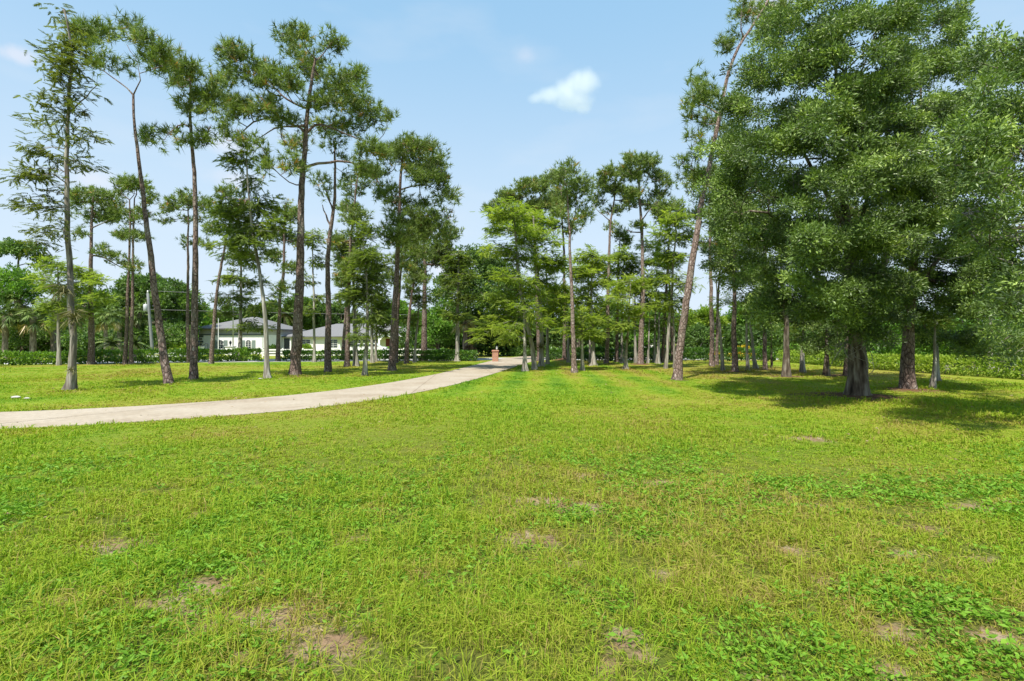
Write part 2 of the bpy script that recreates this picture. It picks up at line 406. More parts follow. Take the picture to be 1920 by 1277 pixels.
def lawn_mat():
    m, n, l, p = new_mat('lawn_ground')
    cov = None
    def attr(k):
        a = n.new('ShaderNodeAttribute'); a.attribute_name = k; return a.outputs['Fac']
    tc = n.new('ShaderNodeTexCoord')
    f = n.new('ShaderNodeTexNoise'); f.inputs['Scale'].default_value = 3.0; f.inputs['Detail'].default_value = 9; f.inputs['Roughness'].default_value = .7; l.new(tc.outputs['Object'], f.inputs['Vector'])
    g = n.new('ShaderNodeTexNoise'); g.inputs['Scale'].default_value = 28; g.inputs['Detail'].default_value = 6; l.new(tc.outputs['Object'], g.inputs['Vector'])
    s = n.new('ShaderNodeMath'); s.operation = 'ADD'; l.new(attr('tint'), s.inputs[0])
    s2 = n.new('ShaderNodeMath'); s2.operation = 'MULTIPLY_ADD'; s2.inputs[1].default_value = .8; s2.inputs[2].default_value = -.4; l.new(f.outputs['Fac'], s2.inputs[0]); l.new(s2.outputs[0], s.inputs[1])
    r = ramp(n, [(.1, (.26, .255, .040)), (.45, (.215, .278, .023)), (.75, (.162, .262, .020)), (1, (.095, .19, .016))]); l.new(s.outputs[0], r.inputs['Fac'])
    rg_ = ramp(n, [(.3, (.62, .62, .62)), (.7, (1.15, 1.15, 1.15))]); l.new(g.outputs['Fac'], rg_.inputs['Fac'])
    mu = n.new('ShaderNodeMix'); mu.data_type = 'RGBA'; mu.blend_type = 'MULTIPLY'; mu.inputs['Factor'].default_value = 1
    l.new(r.outputs['Color'], mu.inputs['A']); l.new(rg_.outputs['Color'], mu.inputs['B'])
    # bare sandy earth
    e = n.new('ShaderNodeMath'); e.operation = 'MULTIPLY_ADD'; e.inputs[1].default_value = .9; e.inputs[2].default_value = -.45; l.new(g.outputs['Fac'], e.inputs[0])
    e2 = n.new('ShaderNodeMath'); e2.operation = 'ADD'; l.new(attr('bare'), e2.inputs[0]); l.new(e.outputs[0], e2.inputs[1])
    e3 = n.new('ShaderNodeMapRange'); e3.inputs['From Min'].default_value = .35; e3.inputs['From Max'].default_value = .6; l.new(e2.outputs[0], e3.inputs['Value'])
    rs = ramp(n, [(.3, (.15, .085, .05)), (.5, (.235, .165, .10)), (.75, (.40, .33, .235))]); l.new(f.outputs['Fac'], rs.inputs['Fac'])
    rt = ramp(n, [(.3, (.034, .032, .012)), (.55, (.060, .075, .016)), (.75, (.10, .085, .032))]); l.new(f.outputs['Fac'], rt.inputs['Fac'])
    mt = n.new('ShaderNodeMix'); mt.data_type = 'RGBA'; l.new(attr('cover'), mt.inputs['Factor']); l.new(rt.outputs['Color'], mt.inputs['A']); l.new(mu.outputs['Result'], mt.inputs['B'])
    m1 = n.new('ShaderNodeMix'); m1.data_type = 'RGBA'; l.new(e3.outputs['Result'], m1.inputs['Factor']); l.new(mt.outputs['Result'], m1.inputs['A']); l.new(rs.outputs['Color'], m1.inputs['B'])
    # fallen needles round the trunks
    k = n.new('ShaderNodeMath'); k.operation = 'ADD'; l.new(attr('straw'), k.inputs[0]); l.new(e.outputs[0], k.inputs[1])
    k2 = n.new('ShaderNodeMapRange'); k2.inputs['From Min'].default_value = .3; k2.inputs['From Max'].default_value = .7; l.new(k.outputs[0], k2.inputs['Value'])
    rk = ramp(n, [(.3, (.060, .034, .020)), (.7, (.20, .105, .058))]); l.new(g.outputs['Fac'], rk.inputs['Fac'])
    m2 = n.new('ShaderNodeMix'); m2.data_type = 'RGBA'; l.new(k2.outputs['Result'], m2.inputs['Factor']); l.new(m1.outputs['Result'], m2.inputs['A']); l.new(rk.outputs['Color'], m2.inputs['B'])
    l.new(m2.outputs['Result'], p.inputs['Base Color'])
    bm = n.new('ShaderNodeBump'); bm.inputs['Distance'].default_value = .05; bm.inputs['Strength'].default_value = .8; l.new(g.outputs['Fac'], bm.inputs['Height']); l.new(bm.outputs['Normal'], p.inputs['Normal'])
    p.inputs['Roughness'].default_value = .95; p.inputs['Specular IOR Level'].default_value = .1
    return m
M['lawn'] = lawn_mat()

# ------------------------------------------------------------------ driveway edges (metres on the ground)
far_px = [(0, 774.5), (150, 769.5), (300, 760), (480, 749), (620, 734), (731, 718.5), (825, 700.7), (896, 683), (937, 672.8), (964, 669.8), (994, 667), (1030, 665.0), (1075, 664)]
near_px = [(0, 807), (135, 800), (300, 790), (480, 776.5), (600, 767), (780, 738), (870, 717.7), (933, 699), (980, 683), (1004, 676.5), (1040, 671.5), (1080, 669), (1120, 667.6)]
def resample(P, n):
    P = np.asarray(P, float); s = np.concatenate([[0], np.cumsum(np.linalg.norm(np.diff(P, axis=0), axis=1))])
    t = np.linspace(0, s[-1], n)
    Q = np.stack([np.interp(t, s, P[:, k]) for k in range(P.shape[1])], 1)
    for _ in range(6): Q[1:-1] = .25*Q[:-2]+.5*Q[1:-1]+.25*Q[2:]
    return Q
FE = [ground(*p)[:2] for p in far_px]; NE = [ground(*p)[:2] for p in near_px]
FE.insert(0, np.array([-40, 6.5])); NE.insert(0, np.array([-40, 3.2]))
FE = resample(FE, 120); NE = resample(NE, 120)
def pip(x, y, poly):
    inside = np.zeros(x.shape, bool); n = len(poly)
    for i in range(n):
        x1, y1 = poly[i]; x2, y2 = poly[(i+1) % n]
        c = (y1 > y) != (y2 > y)
        with np.errstate(divide='ignore', invalid='ignore'):
            inside ^= c & (x < (x2-x1)*(y-y1)/(y2-y1)+x1)
    return inside
DRIVE = np.concatenate([FE, NE[::-1]])
def on_drive(x, y, grow=0.0):
    m = np.zeros(x.shape, bool); near = (y > 1) & (y < 75)
    m[near] = pip(x[near], y[near], DRIVE)
    return m

# ------------------------------------------------------------------ trees
def grow(T, tr, att, bf, zw, zmin, rg, step, sag, jit):
    """joins the points of att to the stem T (MST with a bias towards short paths). Returns nodes, parents, path"""
    P = [t for t in T[0]]; par = list(T[1]); pl = list(T[2]); ok = [1.0 if t[2] >= zmin else 1e6 for t in T[0]]
    N = np.zeros((len(P)+len(att)*14, 3)); N[:len(P)] = P
    PL = np.zeros(len(N)); PL[:len(P)] = pl; OK = np.ones(len(N)); OK[:len(P)] = ok
    n = len(P); tip = []
    S = np.array([1, 1, zw])
    stem = N[:n][np.array(ok) < 2]
    if len(stem) == 0: stem = N[:n]
    d0 = np.array([np.min(np.linalg.norm((stem-a)*S, axis=1)) for a in att])
    for i in np.argsort(d0):
        p = att[i]
        dv = np.linalg.norm((N[:n]-p)*S, axis=1)
        c = (dv+bf*PL[:n])*OK[:n]
        j = int(np.argmin(c)); q = N[j]; L = np.linalg.norm(p-q)
        m = min(13, max(1, int(round(L/step))))
        jv = rg.normal(size=3)*jit*L; jv[2] += sag*L
        last = j
        for k in range(1, m+1):
            t = k/m
            if n >= len(N): break
            N[n] = q+(p-q)*t+jv*math.sin(math.pi*t)
            PL[n] = PL[last]+L/m; par.append(last); last = n; n += 1
        tip.append(last)
    return N[:n], np.array(par), np.array(tip, int)

def wood(N, par, r, ntrunk, rg, rough, flare, flare_h, ridge, sides0=12):
    """tubes along the chains of the tree skeleton"""
    n = len(N); ch = [[] for _ in range(n)]
    for i in range(1, n):
        if par[i] >= 0: ch[par[i]].append(i)
    VV, FF = [], []; off = 0
    stack = [(0, -1)]
    while stack:
        s, fr = stack.pop()
        c = [fr] if fr >= 0 else []
        c.append(s)
        while ch[c[-1]]:
            nx = ch[c[-1]]
            main = max(nx, key=lambda k: (k == c[-1]+1 and k < ntrunk, r[k]))
            for k in nx:
                if k != main: stack.append((k, c[-1]))
            c.append(main)
        if len(c) < 2: continue
        P = N[c]; rr = r[c].copy()
        if fr >= 0: rr[0] = min(r[fr]*.8, rr[1]*1.25)
        big = rr.max()
        k = sides0 if fr < 0 else (8 if big > .07 else 5 if big > .025 else 3)
        rd = None
        if fr < 0:
            rr = rr*(1+flare*np.exp(-P[:, 2]/flare_h)); rd = ridge*np.exp(-P[:, 2]/(flare_h*1.8))
        V, F = tube(P, rr, k, rough if fr < 0 else rough*.5, rd, rg)
        VV.append(V); FF.append(F+off); off += len(V)
    return np.concatenate(VV), np.concatenate(FF)

DM = dict(pine=1.4, cypress=2.0, oak=3.1, broad=1.6)
STRAW = []          # (x, y, radius, strength, height) of fallen-needle mounds
AIR = []            # air plants
TREES = {}

def tree(kind, label, base, w, trunk, blobs, limbs=(), group=None, dens=None, leafmat=None, bark=None, straw=0.0, flare=None,
         seed=None, name=None, bare=.25, cat='tree', roots=0, dead=(), d=None, size=1.0, per=None, layered=None, cfill=1.0, nl=None, mound=0.0):
    sd = seed if seed is not None else int(base[0]*7+base[1]*13)
    rg = np.random.default_rng(sd)
    if d is None: d = CAM_H*960/(base[1]-640)
    O = np.array([(base[0]-960)/960*d, d, 0.0])
    px = d/960
    def loc(q, y=0.0): return at(q[0], q[1], d+y)-O
    # stem
    tp = [np.array([0, 0, -.12])]+[loc(q, rg.normal()*.07*min(1, k)) for k, q in enumerate(trunk) if k > 0]
    Pt = resample_lin(np.array(tp), .38)
    wob = np.cumsum(rg.normal(size=(len(Pt), 2)), axis=0); wob = wob-np.linspace(0, 1, len(Pt))[:, None]*wob[-1]
    Pt[:, :2] += wob*.012
    nt = len(Pt); hh = Pt[-1, 2]
    zz = np.clip(Pt[:, 2]/max(hh, .1), 0, 1)
    r0 = w/2*px
    rtr = list(r0*(1-zz*.80)**.95+.004) if kind != 'oak' else list(r0*np.where(zz < .16, 1-zz*1.2, .81*(1-(zz-.16)/.84*.93)**1.5)+.01)
    N = [p for p in Pt]; par = [-1]+list(range(nt-1)); pl = list(Pt[:, 2]*.35)
    for lm in limbs:
        Q = np.array([loc(q, (k > 0)*rg.normal()*.35) for k, q in enumerate(lm)])
        j = int(np.argmin(np.linalg.norm(np.array(N)-Q[0], axis=1)))
        Q[0] = N[j]; Q = resample_lin(Q, .38)
        rl0 = rtr[j]*(.62 if kind != 'oak' else .55); last = j
        for k in range(1, len(Q)):
            N.append(Q[k]+rg.normal(size=3)*.02); par.append(last); pl.append(pl[j]+k*.38*.5); rtr.append(max(.012, rl0*(1-.8*k/len(Q)))); last = len(N)-1
    # crown points
    K = dict(pine=dict(dens=9.5, bf=.22, zw=1.0, sag=-.10, jit=.09, step=.4), cypress=dict(dens=13.0, bf=.10, zw=2.2, sag=.05, jit=.05, step=.4),
             oak=dict(dens=9.0, bf=.25, zw=1.1, sag=.02, jit=.08, step=.5), broad=dict(dens=4.0, bf=.25, zw=1.1, sag=.02, jit=.08, step=.7))[kind]
    dn = (dens*DM[kind] if dens else K['dens'])
    yo_fix = [b[4] if len(b) > 4 else None for b in blobs]; bl = np.array([b[:4] for b in blobs], float)
    W = max(.5, (np.max(bl[:, 0]+bl[:, 2])-np.min(bl[:, 0]-bl[:, 2]))/2*px)
    cxm = np.average(bl[:, 0], weights=bl[:, 2]*bl[:, 3])
    att = []
    for ib, (bx, by, rx, ry) in enumerate(bl):
        if kind == 'cypress': rx, ry = rx*1.1, ry*1.12
        elif kind == 'pine': rx, ry = rx*1.06, ry*1.06
        a, c = rx*px, ry*px
        o = (bx-cxm)*px
        yo = rg.uniform(-1, 1)*math.sqrt(max(W*W-o*o, .04))*.6
        if yo_fix[ib] is not None: yo = yo_fix[ib]
        b = min(max(.85*a, .25), 3.2)
        n = max(3, int(round(dn*math.pi*a*c*(1+.35*min(b, 2.0)))))
        u = unit(rg.normal(size=(n, 3)))*(rg.random(n)**(1/2.6))[:, None]
        q = u*np.array([a, b, c])
        if kind == 'oak':
            ns_ = max(3, n//8); bc = unit(rg.normal(size=(ns_, 3)))*(rg.random(ns_)**(1/2.8))[:, None]*np.array([a, b, c])
            w_ = rg.integers(0, ns_, n); q = bc[w_]+rg.normal(size=(n, 3))*np.array([.29, .29, .12])
            q[:, 2] -= .22*(q[:, 0]-bc[w_][:, 0])**2+.22*(q[:, 1]-bc[w_][:, 1])**2
        if kind == 'cypress' and layered is not False:
            q[:, 2] = np.round(q[:, 2]/.55)*.55*.45+q[:, 2]*.55+rg.normal(size=n)*.16-.03*(q[:, 0]**2+q[:, 1]**2)
        y = q[:, 1]+yo
        s = (d+y)/d
        ctr = at(bx, by, d)-O-np.array([0, 0, CAM_H])
        X = (O[0]+ctr[0]+q[:, 0])*s-O[0]; Z = (ctr[2]+q[:, 2])*s+CAM_H
        att.append(np.stack([X, y, Z], 1))
    att = np.concatenate(att)
    att = att[att[:, 2] > .25]
    NN, pr, tip = grow((N, par, pl), None, att, K['bf'], K['zw'], bare*hh, rg, K['step'], K['sag'], K['jit'])
    # radii
    n = len(NN); cnt = np.zeros(n); cnt[tip] += 1
    for i in range(n-1, 0, -1):
        if pr[i] >= 0: cnt[pr[i]] += cnt[i]
    tr_ = max(.006, .00033*d)
    r = tr_*np.maximum(cnt, 1)**.43
    ns = len(rtr)
    r[:ns] = np.maximum(np.array(rtr), np.minimum(r[:ns], np.array(rtr)*1.12))
    for i in range(ns, n): r[i] = min(r[i], r[pr[i]]*.85)
    fl = flare if flare is not None else dict(pine=rg.uniform(.15, .38), cypress=rg.uniform(.3, .8), oak=.34, broad=.3)[kind]
    V, F = wood(NN, pr, r, nt, rg, .07, fl, .32 if kind != 'oak' else .35, (.10 if kind != 'cypress' else rg.uniform(.16, .34)), 14 if d < 25 else 10)
    Vs, Fs = [V], [F]; off = len(V)
    for k in range(roots):
        a = 2*math.pi*(k+.3*rg.random())/roots; L = r0*rg.uniform(1.6, 3.6)
        t = np.linspace(0, 1, 7)
        rad = r0*.65+L*t
        Pq = np.stack([rad*np.cos(a+.25*t), rad*np.sin(a+.25*t), (.25*np.exp(-t*3.5)-.05-.04*t)], 1)
        v, f = tube(Pq, r0*(.34*(1-t)+.05), 7, .1, None, rg); Vs.append(v); Fs.append(f+off); off += len(v)
    nm = name or dict(pine='pine_tree', cypress='cypress_tree', oak='oak_tree', broad='broadleaf_tree')[kind]
    root = empty(nm, O, label, cat, group)
    bk = M[bark or dict(pine='pine_bark', cypress='cypress_bark', oak='oak_bark', broad='oak_bark')[kind]]
    mesh_np('trunk', np.concatenate(Vs), [np.concatenate(Fs)], bk, root, smooth=True)
    # foliage
    tips = NN[tip]; back = NN[pr[tip]]
    # some foliage a little way down the twig too
    dirn = unit(tips-back)
    nT = len(tips)
    if kind == 'pine':
        m = per or 7
        c = np.repeat(tips, m, 0)+rg.normal(size=(nT*m, 3))*np.array([.17, .17, .13])
        back_m = np.repeat(back, m, 0)
        D = unit(unit(c-back_m)+np.array([0, 0, .95])+rg.normal(size=c.shape)*.45)
        k = 15 if d < 25 else 11
        O_ = np.repeat(c, k, 0); Dm = np.repeat(D, k, 0)
        nd = unit(Dm*rg.uniform(.15, 1.1, (len(O_), 1))+rg.normal(size=O_.shape)*.55)
        Ln = .29*size*rg.uniform(.75, 1.15, len(O_))
        Vf, Ff = needles(O_+Dm*rg.uniform(-.06, .08, (len(O_), 1)), nd, Ln, (.010+.0009*d)*rg.uniform(.8, 1.3, len(O_)), rg)
        tt = np.clip(np.repeat(rg.normal(.5, .17, nT), m)+rg.normal(0, .12, nT*m), 0, .93)
        tt = np.where(rg.random(len(tt)) < .012, 1.0, tt)
        tint = np.repeat(np.repeat(tt, k)+rg.normal(0, .05, len(O_)), 3)
    elif kind == 'cypress':
        m = per or 12
        c = np.repeat(tips, m, 0)+rg.normal(size=(nT*m, 3))*np.array([.2, .2, .06])
        D = np.repeat(dirn, m, 0)*.8+rg.normal(size=c.shape)*np.array([.7, .7, .18]); D[:, 2] -= .12; D = unit(D)
        k = 12 if d < 26 else 9
        Nn = unit(np.array([0, 0, 1.])+rg.normal(size=c.shape)*.3); S = unit(np.cross(Nn, D))
        t = np.linspace(.0, 1, k); sg = np.where(np.arange(k) % 2 == 0, 1, -1)
        fl_ = .31*size
        O_ = c[:, None, :]+D[:, None, :]*(t*fl_)[None, :, None]+np.array([0, 0, -.10])[None, None, :]*(t**2)[None, :, None]*fl_
        nd = D[:, None, :]*.75+S[:, None, :]*sg[None, :, None]*(.75*(1-t*.6))[None, :, None]+np.array([0, 0, -.15])
        nd = unit(nd+rg.normal(size=nd.shape)*.12)
        Ln = .135*size*(1.1-.4*t)[None, :]*rg.uniform(.8, 1.2, (len(c), 1))
        sd_ = np.repeat(unit(np.cross(nd, Nn[:, None, :])), 1, 1)
        Vf, Ff = needles(O_.reshape(-1, 3), nd.reshape(-1, 3), Ln.ravel(), (.014+.0013*d)*np.ones(Ln.size), rg, sd_.reshape(-1, 3))
        tt = np.repeat(np.repeat(rg.normal(.5, .2, nT), m)+rg.normal(0, .12, nT*m), k)
        tint = np.repeat(np.clip(tt, 0, 1), 3)
    else:
        m = int(nl*3.1) if nl else (95 if kind == 'oak' else 44)
        sp = .24 if kind == 'oak' else .48
        q = unit(rg.normal(size=(nT*m, 3)))*(rg.random((nT*m, 1))**.5)*sp*size*np.array([1, 1, .75])
        c = np.repeat(tips, m, 0)+q
        D = unit(q/sp+np.repeat(dirn, m, 0)*.4+rg.normal(size=q.shape)*.6+np.array([0, 0, .1]))
        Ls = (.088 if kind == 'oak' else .0052*d)*size*rg.uniform(.7, 1.25, len(c)); 
        Vf, Ff = leaves(c, D, Ls, Ls*(.36 if kind == 'oak' else .5), rg, .35)
        tt = np.repeat(rg.normal(.45, .24, nT), m)+rg.normal(0, .16, nT*m)
        tint = np.repeat(np.clip(tt, 0, 1), 4)
    lm = M[leafmat or dict(pine='pine_needles', cypress='cypress_leaf', oak='oak_leaf', broad='broad_leaf')[kind]]
    mesh_np('crown', Vf, [Ff], lm, root, attrs={'tint': tint})
    for q in dead:
        p0 = loc(q[:2], rg.uniform(-.5, -.1)-(q[2] if len(q) > 2 else 0))
        b = MB(); main = unit(np.array([rg.uniform(-.6, .6), -.5, rg.uniform(-.5, .1)]))
        for k in range(7):
            dd = unit(main+rg.normal(size=3)*.45); L = rg.uniform(.5, 1.1)
            Q = np.array([p0, p0+dd*L*.35+rg.normal(size=3)*.03, p0+dd*L*.7+rg.normal(size=3)*.05+np.array([0, 0, -.04]), p0+dd*L+rg.normal(size=3)*.06])
            b.tube(Q, np.array([.014, .011, .008, .004]), 4)
            for j in range(3):
                s_ = Q[1+j % 3]; e = s_+unit(dd+rg.normal(size=3)*.7)*rg.uniform(.15, .4)
                b.tube(np.array([s_, (s_+e)/2+rg.normal(size=3)*.02, e]), np.array([.007, .006, .003]), 3)
        b.build('dead_branch', M['twig'], root, smooth=True)
    if straw: STRAW.append((O[0], O[1], straw, 1.0, mound))
    TREES[base] = (root, O, Pt)
    return root

def resample_lin(P, step):
    s = np.concatenate([[0], np.cumsum(np.linalg.norm(np.diff(P, axis=0), axis=1))])
    n = max(2, int(round(s[-1]/step))+1); t = np.linspace(0, s[-1], n)
    Q = np.stack([np.interp(t, s, P[:, k]) for k in range(3)], 1)
    for _ in range(2): Q[1:-1] = .25*Q[:-2]+.5*Q[1:-1]+.25*Q[2:]
    return Q

GP = 'pines standing on the lawn'; GC = 'cypresses standing on the lawn'; GO = 'oaks on the lawn'; GB = 'trees beyond the hedges'

# --- lawn between driveway and street
tree('cypress', 'tall narrow cypress with bulging grey base and a spiky plant on its trunk', (130, 732), 12,
     [(130, 732), (136, 660), (133, 600), (128, 520), (124, 440), (121, 372), (119, 274), (124, 219), (129, 157), (135, 117), (131, 60), (120, 18)],
     [(119, 32, 7, 14), (130, 62, 15, 14), (128, 90, 24, 18), (98, 95, 16, 8), (140, 120, 30, 16), (100, 118, 20, 8), (105, 185, 22, 12), (150, 175, 16, 10), (85, 240, 26, 10), (152, 258, 30, 11), (82, 280, 26, 11), (148, 312, 28, 10), (115, 300, 14, 30),
      (68, 330, 42, 16), (80, 385, 42, 16), (40, 325, 15, 9), (95, 430, 34, 12), (120, 215, 12, 40), (120, 130, 14, 40), (90, 460, 28, 9)], limbs=[[(124, 219), (150, 195), (165, 175), (185, 160)]],
     group=GC, dens=9.5, per=11, size=.78, leafmat='cypress_leaf_olive', bark='old_cypress_bark', flare=.6, straw=.5, bare=.3)
tree('pine', 'leaning bare-stemmed pine forking high into two limbs under a flat-topped open crown', (317, 720), 14,
     [(317, 720), (301, 619), (290, 525), (279, 431), (270, 372), (258, 274), (252, 219), (250, 178)],
     [(168, 68, 32, 26), (150, 55, 20, 14), (190, 110, 18, 14), (200, 60, 22, 14), (232, 52, 28, 16), (285, 90, 26, 22), (305, 122, 27, 24), (262, 75, 20, 16), (240, 132, 14, 9), (178, 130, 14, 10), (320, 105, 14, 14)],
     limbs=[[(250, 178), (220, 150), (184, 127), (160, 100)], [(250, 178), (268, 150), (262, 125), (240, 85)], [(268, 148), (290, 130), (310, 118)]], group=GP, bare=.9, straw=.45, dens=8)
tree('pine', 'slender pine with one crooked bare arm holding a clump out to the side', (363, 712), 13,
     [(363, 712), (365, 557), (368, 416), (368, 333), (364, 282), (360, 235), (358, 168), (354, 118)],
     [(352, 130, 32, 20), (398, 165, 15, 24), (335, 152, 18, 20), (372, 182, 26, 22), (352, 205, 24, 12), (290, 262, 22, 17), (318, 246, 12, 9), (378, 258, 20, 17), (395, 200, 12, 14), (355, 260, 14, 12)],
     limbs=[[(360, 235), (345, 229), (330, 231), (318, 250)]], group=GP, bare=.62, straw=.45, dens=8)
tree('pine', 'biggest pine of the lawn, dark thick trunk under a wide many-limbed crown', (553, 706), 19,
     [(553, 706), (558, 588), (562, 494), (564, 391), (568, 313), (572, 250), (574, 211), (580, 160), (592, 110)],
     [(535, 66, 18, 16), (575, 64, 24, 16), (625, 78, 26, 20), (560, 98, 34, 16), (440, 105, 30, 26), (424, 150, 22, 24), (480, 140, 34, 26), (530, 150, 36, 26), (590, 130, 36, 28), (640, 150, 28, 26), (678, 148, 18, 24), (655, 190, 38, 26),
      (700, 220, 30, 24), (726, 215, 10, 14), (600, 190, 28, 22), (440, 200, 33, 26), (424, 240, 18, 20), (490, 200, 33, 20), (470, 270, 24, 16), (555, 270, 26, 18), (545, 305, 20, 18), (600, 238, 28, 13), (650, 238, 33, 20), (700, 280, 33, 20), (690, 318, 22, 15), (500, 305, 22, 13), (530, 225, 30, 14)],
     limbs=[[(568, 313), (600, 306), (654, 301), (690, 318), (712, 345)], [(572, 250), (558, 236), (517, 215), (462, 232), (445, 262)], [(572, 245), (585, 232), (623, 235), (654, 258), (705, 268)], [(574, 211), (540, 190), (500, 150), (455, 120)], [(576, 190), (610, 165), (650, 150)], [(572, 235), (510, 240), (478, 265)]],
     group=GP, bare=.55, straw=.7, dens=7.5, mound=.04)
tree('pine', 'dark twin-topped pine with a dead side prong and thin foliage, behind the biggest pine', (615, 698), 13,
     [(615, 698), (615, 588), (616, 494), (621, 419), (627, 391), (629, 313), (628, 272)],
     [(630, 268, 18, 14), (600, 335, 18, 12), (650, 332, 13, 10), (612, 362, 13, 8), (640, 298, 14, 10)], limbs=[[(621, 421), (610, 408), (603, 384)], [(626, 395), (612, 360), (600, 335)]], group=GP, bare=.62, straw=.3, dens=6)
tree('pine', 'stout brown pine nearest the driveway curve, crown rounded and bushy', (735, 695), 13,
     [(735, 696), (740, 588), (745, 494), (748, 431), (750, 333), (755, 290)],
     [(755, 272, 33, 17), (795, 275, 26, 18), (815, 305, 23, 20), (830, 335, 18, 18), (835, 364, 22, 13), (853, 371, 12, 7), (775, 295, 34, 20), (800, 330, 30, 20), (720, 360, 26, 18), (770, 410, 34, 20), (815, 430, 28, 16), (730, 290, 24, 18), (778, 320, 26, 15), (750, 385, 33, 20), (800, 380, 24, 11), (740, 440, 36, 22), (790, 430, 33, 18), (820, 410, 28, 16), (838, 447, 18, 10), (705, 325, 22, 14)],
     limbs=[[(750, 350), (790, 343), (835, 362)], [(748, 425), (775, 413), (822, 430)], [(752, 310), (790, 295), (812, 305)]], group=GP, bare=.5, straw=.45, dens=8)
tree('pine', 'twin reddish pine stems fused into one thick trunk by the hedge', (795, 676), 12,
     [(795, 676), (796, 588), (797, 500), (793, 440), (790, 410)],
     [(800, 478, 33, 22), (830, 468, 28, 14), (850, 440, 20, 10), (778, 520, 24, 14), (805, 438, 28, 16), (852, 512, 16, 9), (840, 490, 20, 8)], limbs=[[(797, 500), (815, 494), (832, 500), (848, 512)]], group=GP, bare=.4, straw=.4)
tree('cypress', 'small light green cypress on the grass verge nearest the driveway, grass tuft at its foot', (684, 705), 8,
     [(684, 704), (686, 613), (688, 560), (686, 500), (682, 455)], [(685, 480, 24, 18), (690, 520, 32, 16), (680, 560, 28, 13), (695, 600, 26, 11), (676, 628, 18, 8), (680, 440, 22, 16), (692, 540, 30, 12)], group=GC, dens=9, straw=.35, leafmat='cypress_leaf_dull')
tree('pine', 'straight greyish pine standing between the dark twin-topped pine and the small verge cypress', (651, 688), 9,
     [(651, 688), (652, 588), (655, 510), (658, 445), (666, 374), (672, 325)], [(660, 350, 28, 16), (690, 320, 23, 16), (650, 390, 23, 14), (640, 450, 24, 13), (670, 440, 20, 10), (640, 520, 18, 10), (670, 490, 24, 14), (645, 485, 22, 14), (660, 410, 24, 14), (655, 560, 22, 12), (640, 460, 22, 14), (675, 400, 22, 14)], group=GP, bare=.35)
tree('cypress', 'pinkish pale cypress with a swollen peeling foot beside a straight greyish pine', (668, 687), 10, [(668, 687), (665, 604), (662, 520), (664, 455)],
     [(665, 470, 26, 18), (660, 510, 24, 14), (650, 556, 18, 10), (680, 545, 16, 12)], group=GC, dens=10, leafmat='cypress_leaf_dull')
tree('pine', 'thin dark pine stem hard against the front hedge before the long grey roof', (642, 675), 7, [(642, 675), (648, 588), (650, 505)], [(650, 500, 20, 16), (640, 530, 14, 9)], group=GP, bare=.5)
tree('cypress', 'thin whitish cypress stem with a pale foot just before the white mailbox', (699, 680), 6, [(699, 679), (697, 588), (696, 500)], [(700, 520, 20, 16), (700, 558, 23, 12), (707, 598, 16, 10), (695, 480, 22, 16), (712, 500, 20, 12)], group=GC, dens=8, leafmat='cypress_leaf_dull')
tree('cypress', 'short dark-leaved cypress sapling behind the thin whitish stem', (706, 678), 4, [(706, 678), (706, 600), (705, 555)], [(714, 578, 18, 18), (714, 618, 14, 10), (725, 600, 12, 9)], group=GC, dens=10, leafmat='cypress_leaf_dull')
tree('pine', 'brown pine half hidden behind the stout bushy pine', (743, 681), 8, [(743, 681), (745, 588), (752, 500), (755, 440)], [(760, 450, 23, 18), (745, 490, 20, 12), (775, 500, 20, 13), (730, 520, 18, 11), (765, 475, 22, 14)], group=GP, bare=.5)
tree('pine', 'slim pine leaning away from the stout bushy pine, rough splayed foot', (762, 683), 8, [(762, 683), (767, 588), (776, 525), (783, 475)], [(785, 468, 24, 17), (770, 505, 22, 13), (765, 545, 18, 11), (790, 525, 18, 11)], group=GP, bare=.4, straw=.4)
tree('cypress', 'thin grey cypress standing just before the twin fused pines', (778, 680), 5, [(778, 679), (784, 600), (787, 540)], [(786, 560, 18, 13), (775, 598, 16, 10)], group=GC, dens=10, leafmat='cypress_leaf_dull')
tree('cypress', 'pale cypress before the hedge, the one closest to the brick gate pillar', (857, 677), 8, [(857, 677), (857, 600), (859, 525), (860, 470)],
     [(860, 490, 27, 18), (850, 530, 28, 13), (870, 560, 24, 12), (853, 590, 23, 10), (880, 520, 18, 10)], group=GC, leafmat='cypress_leaf_dull', straw=.3)
tree('cypress', 'wavy grey cypress with a kinked stem near a scrap of white litter', (503, 710), 9,
     [(503, 710), (501, 651), (496, 588), (488, 525), (479, 478), (471, 431), (466, 380), (463, 330), (462, 290)],
     [(455, 302, 30, 14), (440, 380, 26, 13), (480, 400, 28, 15), (460, 430, 38, 15), (490, 460, 26, 13), (440, 470, 26, 12), (470, 492, 18, 9), (500, 430, 18, 12), (465, 345, 18, 16), (515, 560, 18, 7), (425, 400, 26, 14), (500, 385, 26, 14), (450, 445, 30, 14), (520, 420, 20, 12)], group=GC, leafmat='cypress_leaf_dull', straw=.3, dens=8)
tree('pine', 'pinkish pine between the wavy cypress and the biggest pine', (521, 677), 8, [(521, 677), (522, 604), (524, 557), (532, 510), (533, 431), (536, 380)],
     [(540, 400, 28, 16), (520, 440, 28, 14), (560, 450, 18, 15), (510, 480, 20, 12), (545, 500, 23, 10), (530, 540, 20, 9)], group=GP, bare=.5, straw=.3)
tree('pine', 'leaning grey pine with drooping tufts, standing before the white wing of the house', (395, 682), 8, [(395, 682), (403, 588), (410, 525), (419, 472), (425, 441), (432, 405)],
     [(430, 395, 38, 14), (400, 430, 26, 12), (455, 430, 28, 12), (385, 455, 10, 12), (440, 460, 22, 9), (425, 360, 24, 12)], group=GP, bare=.75)
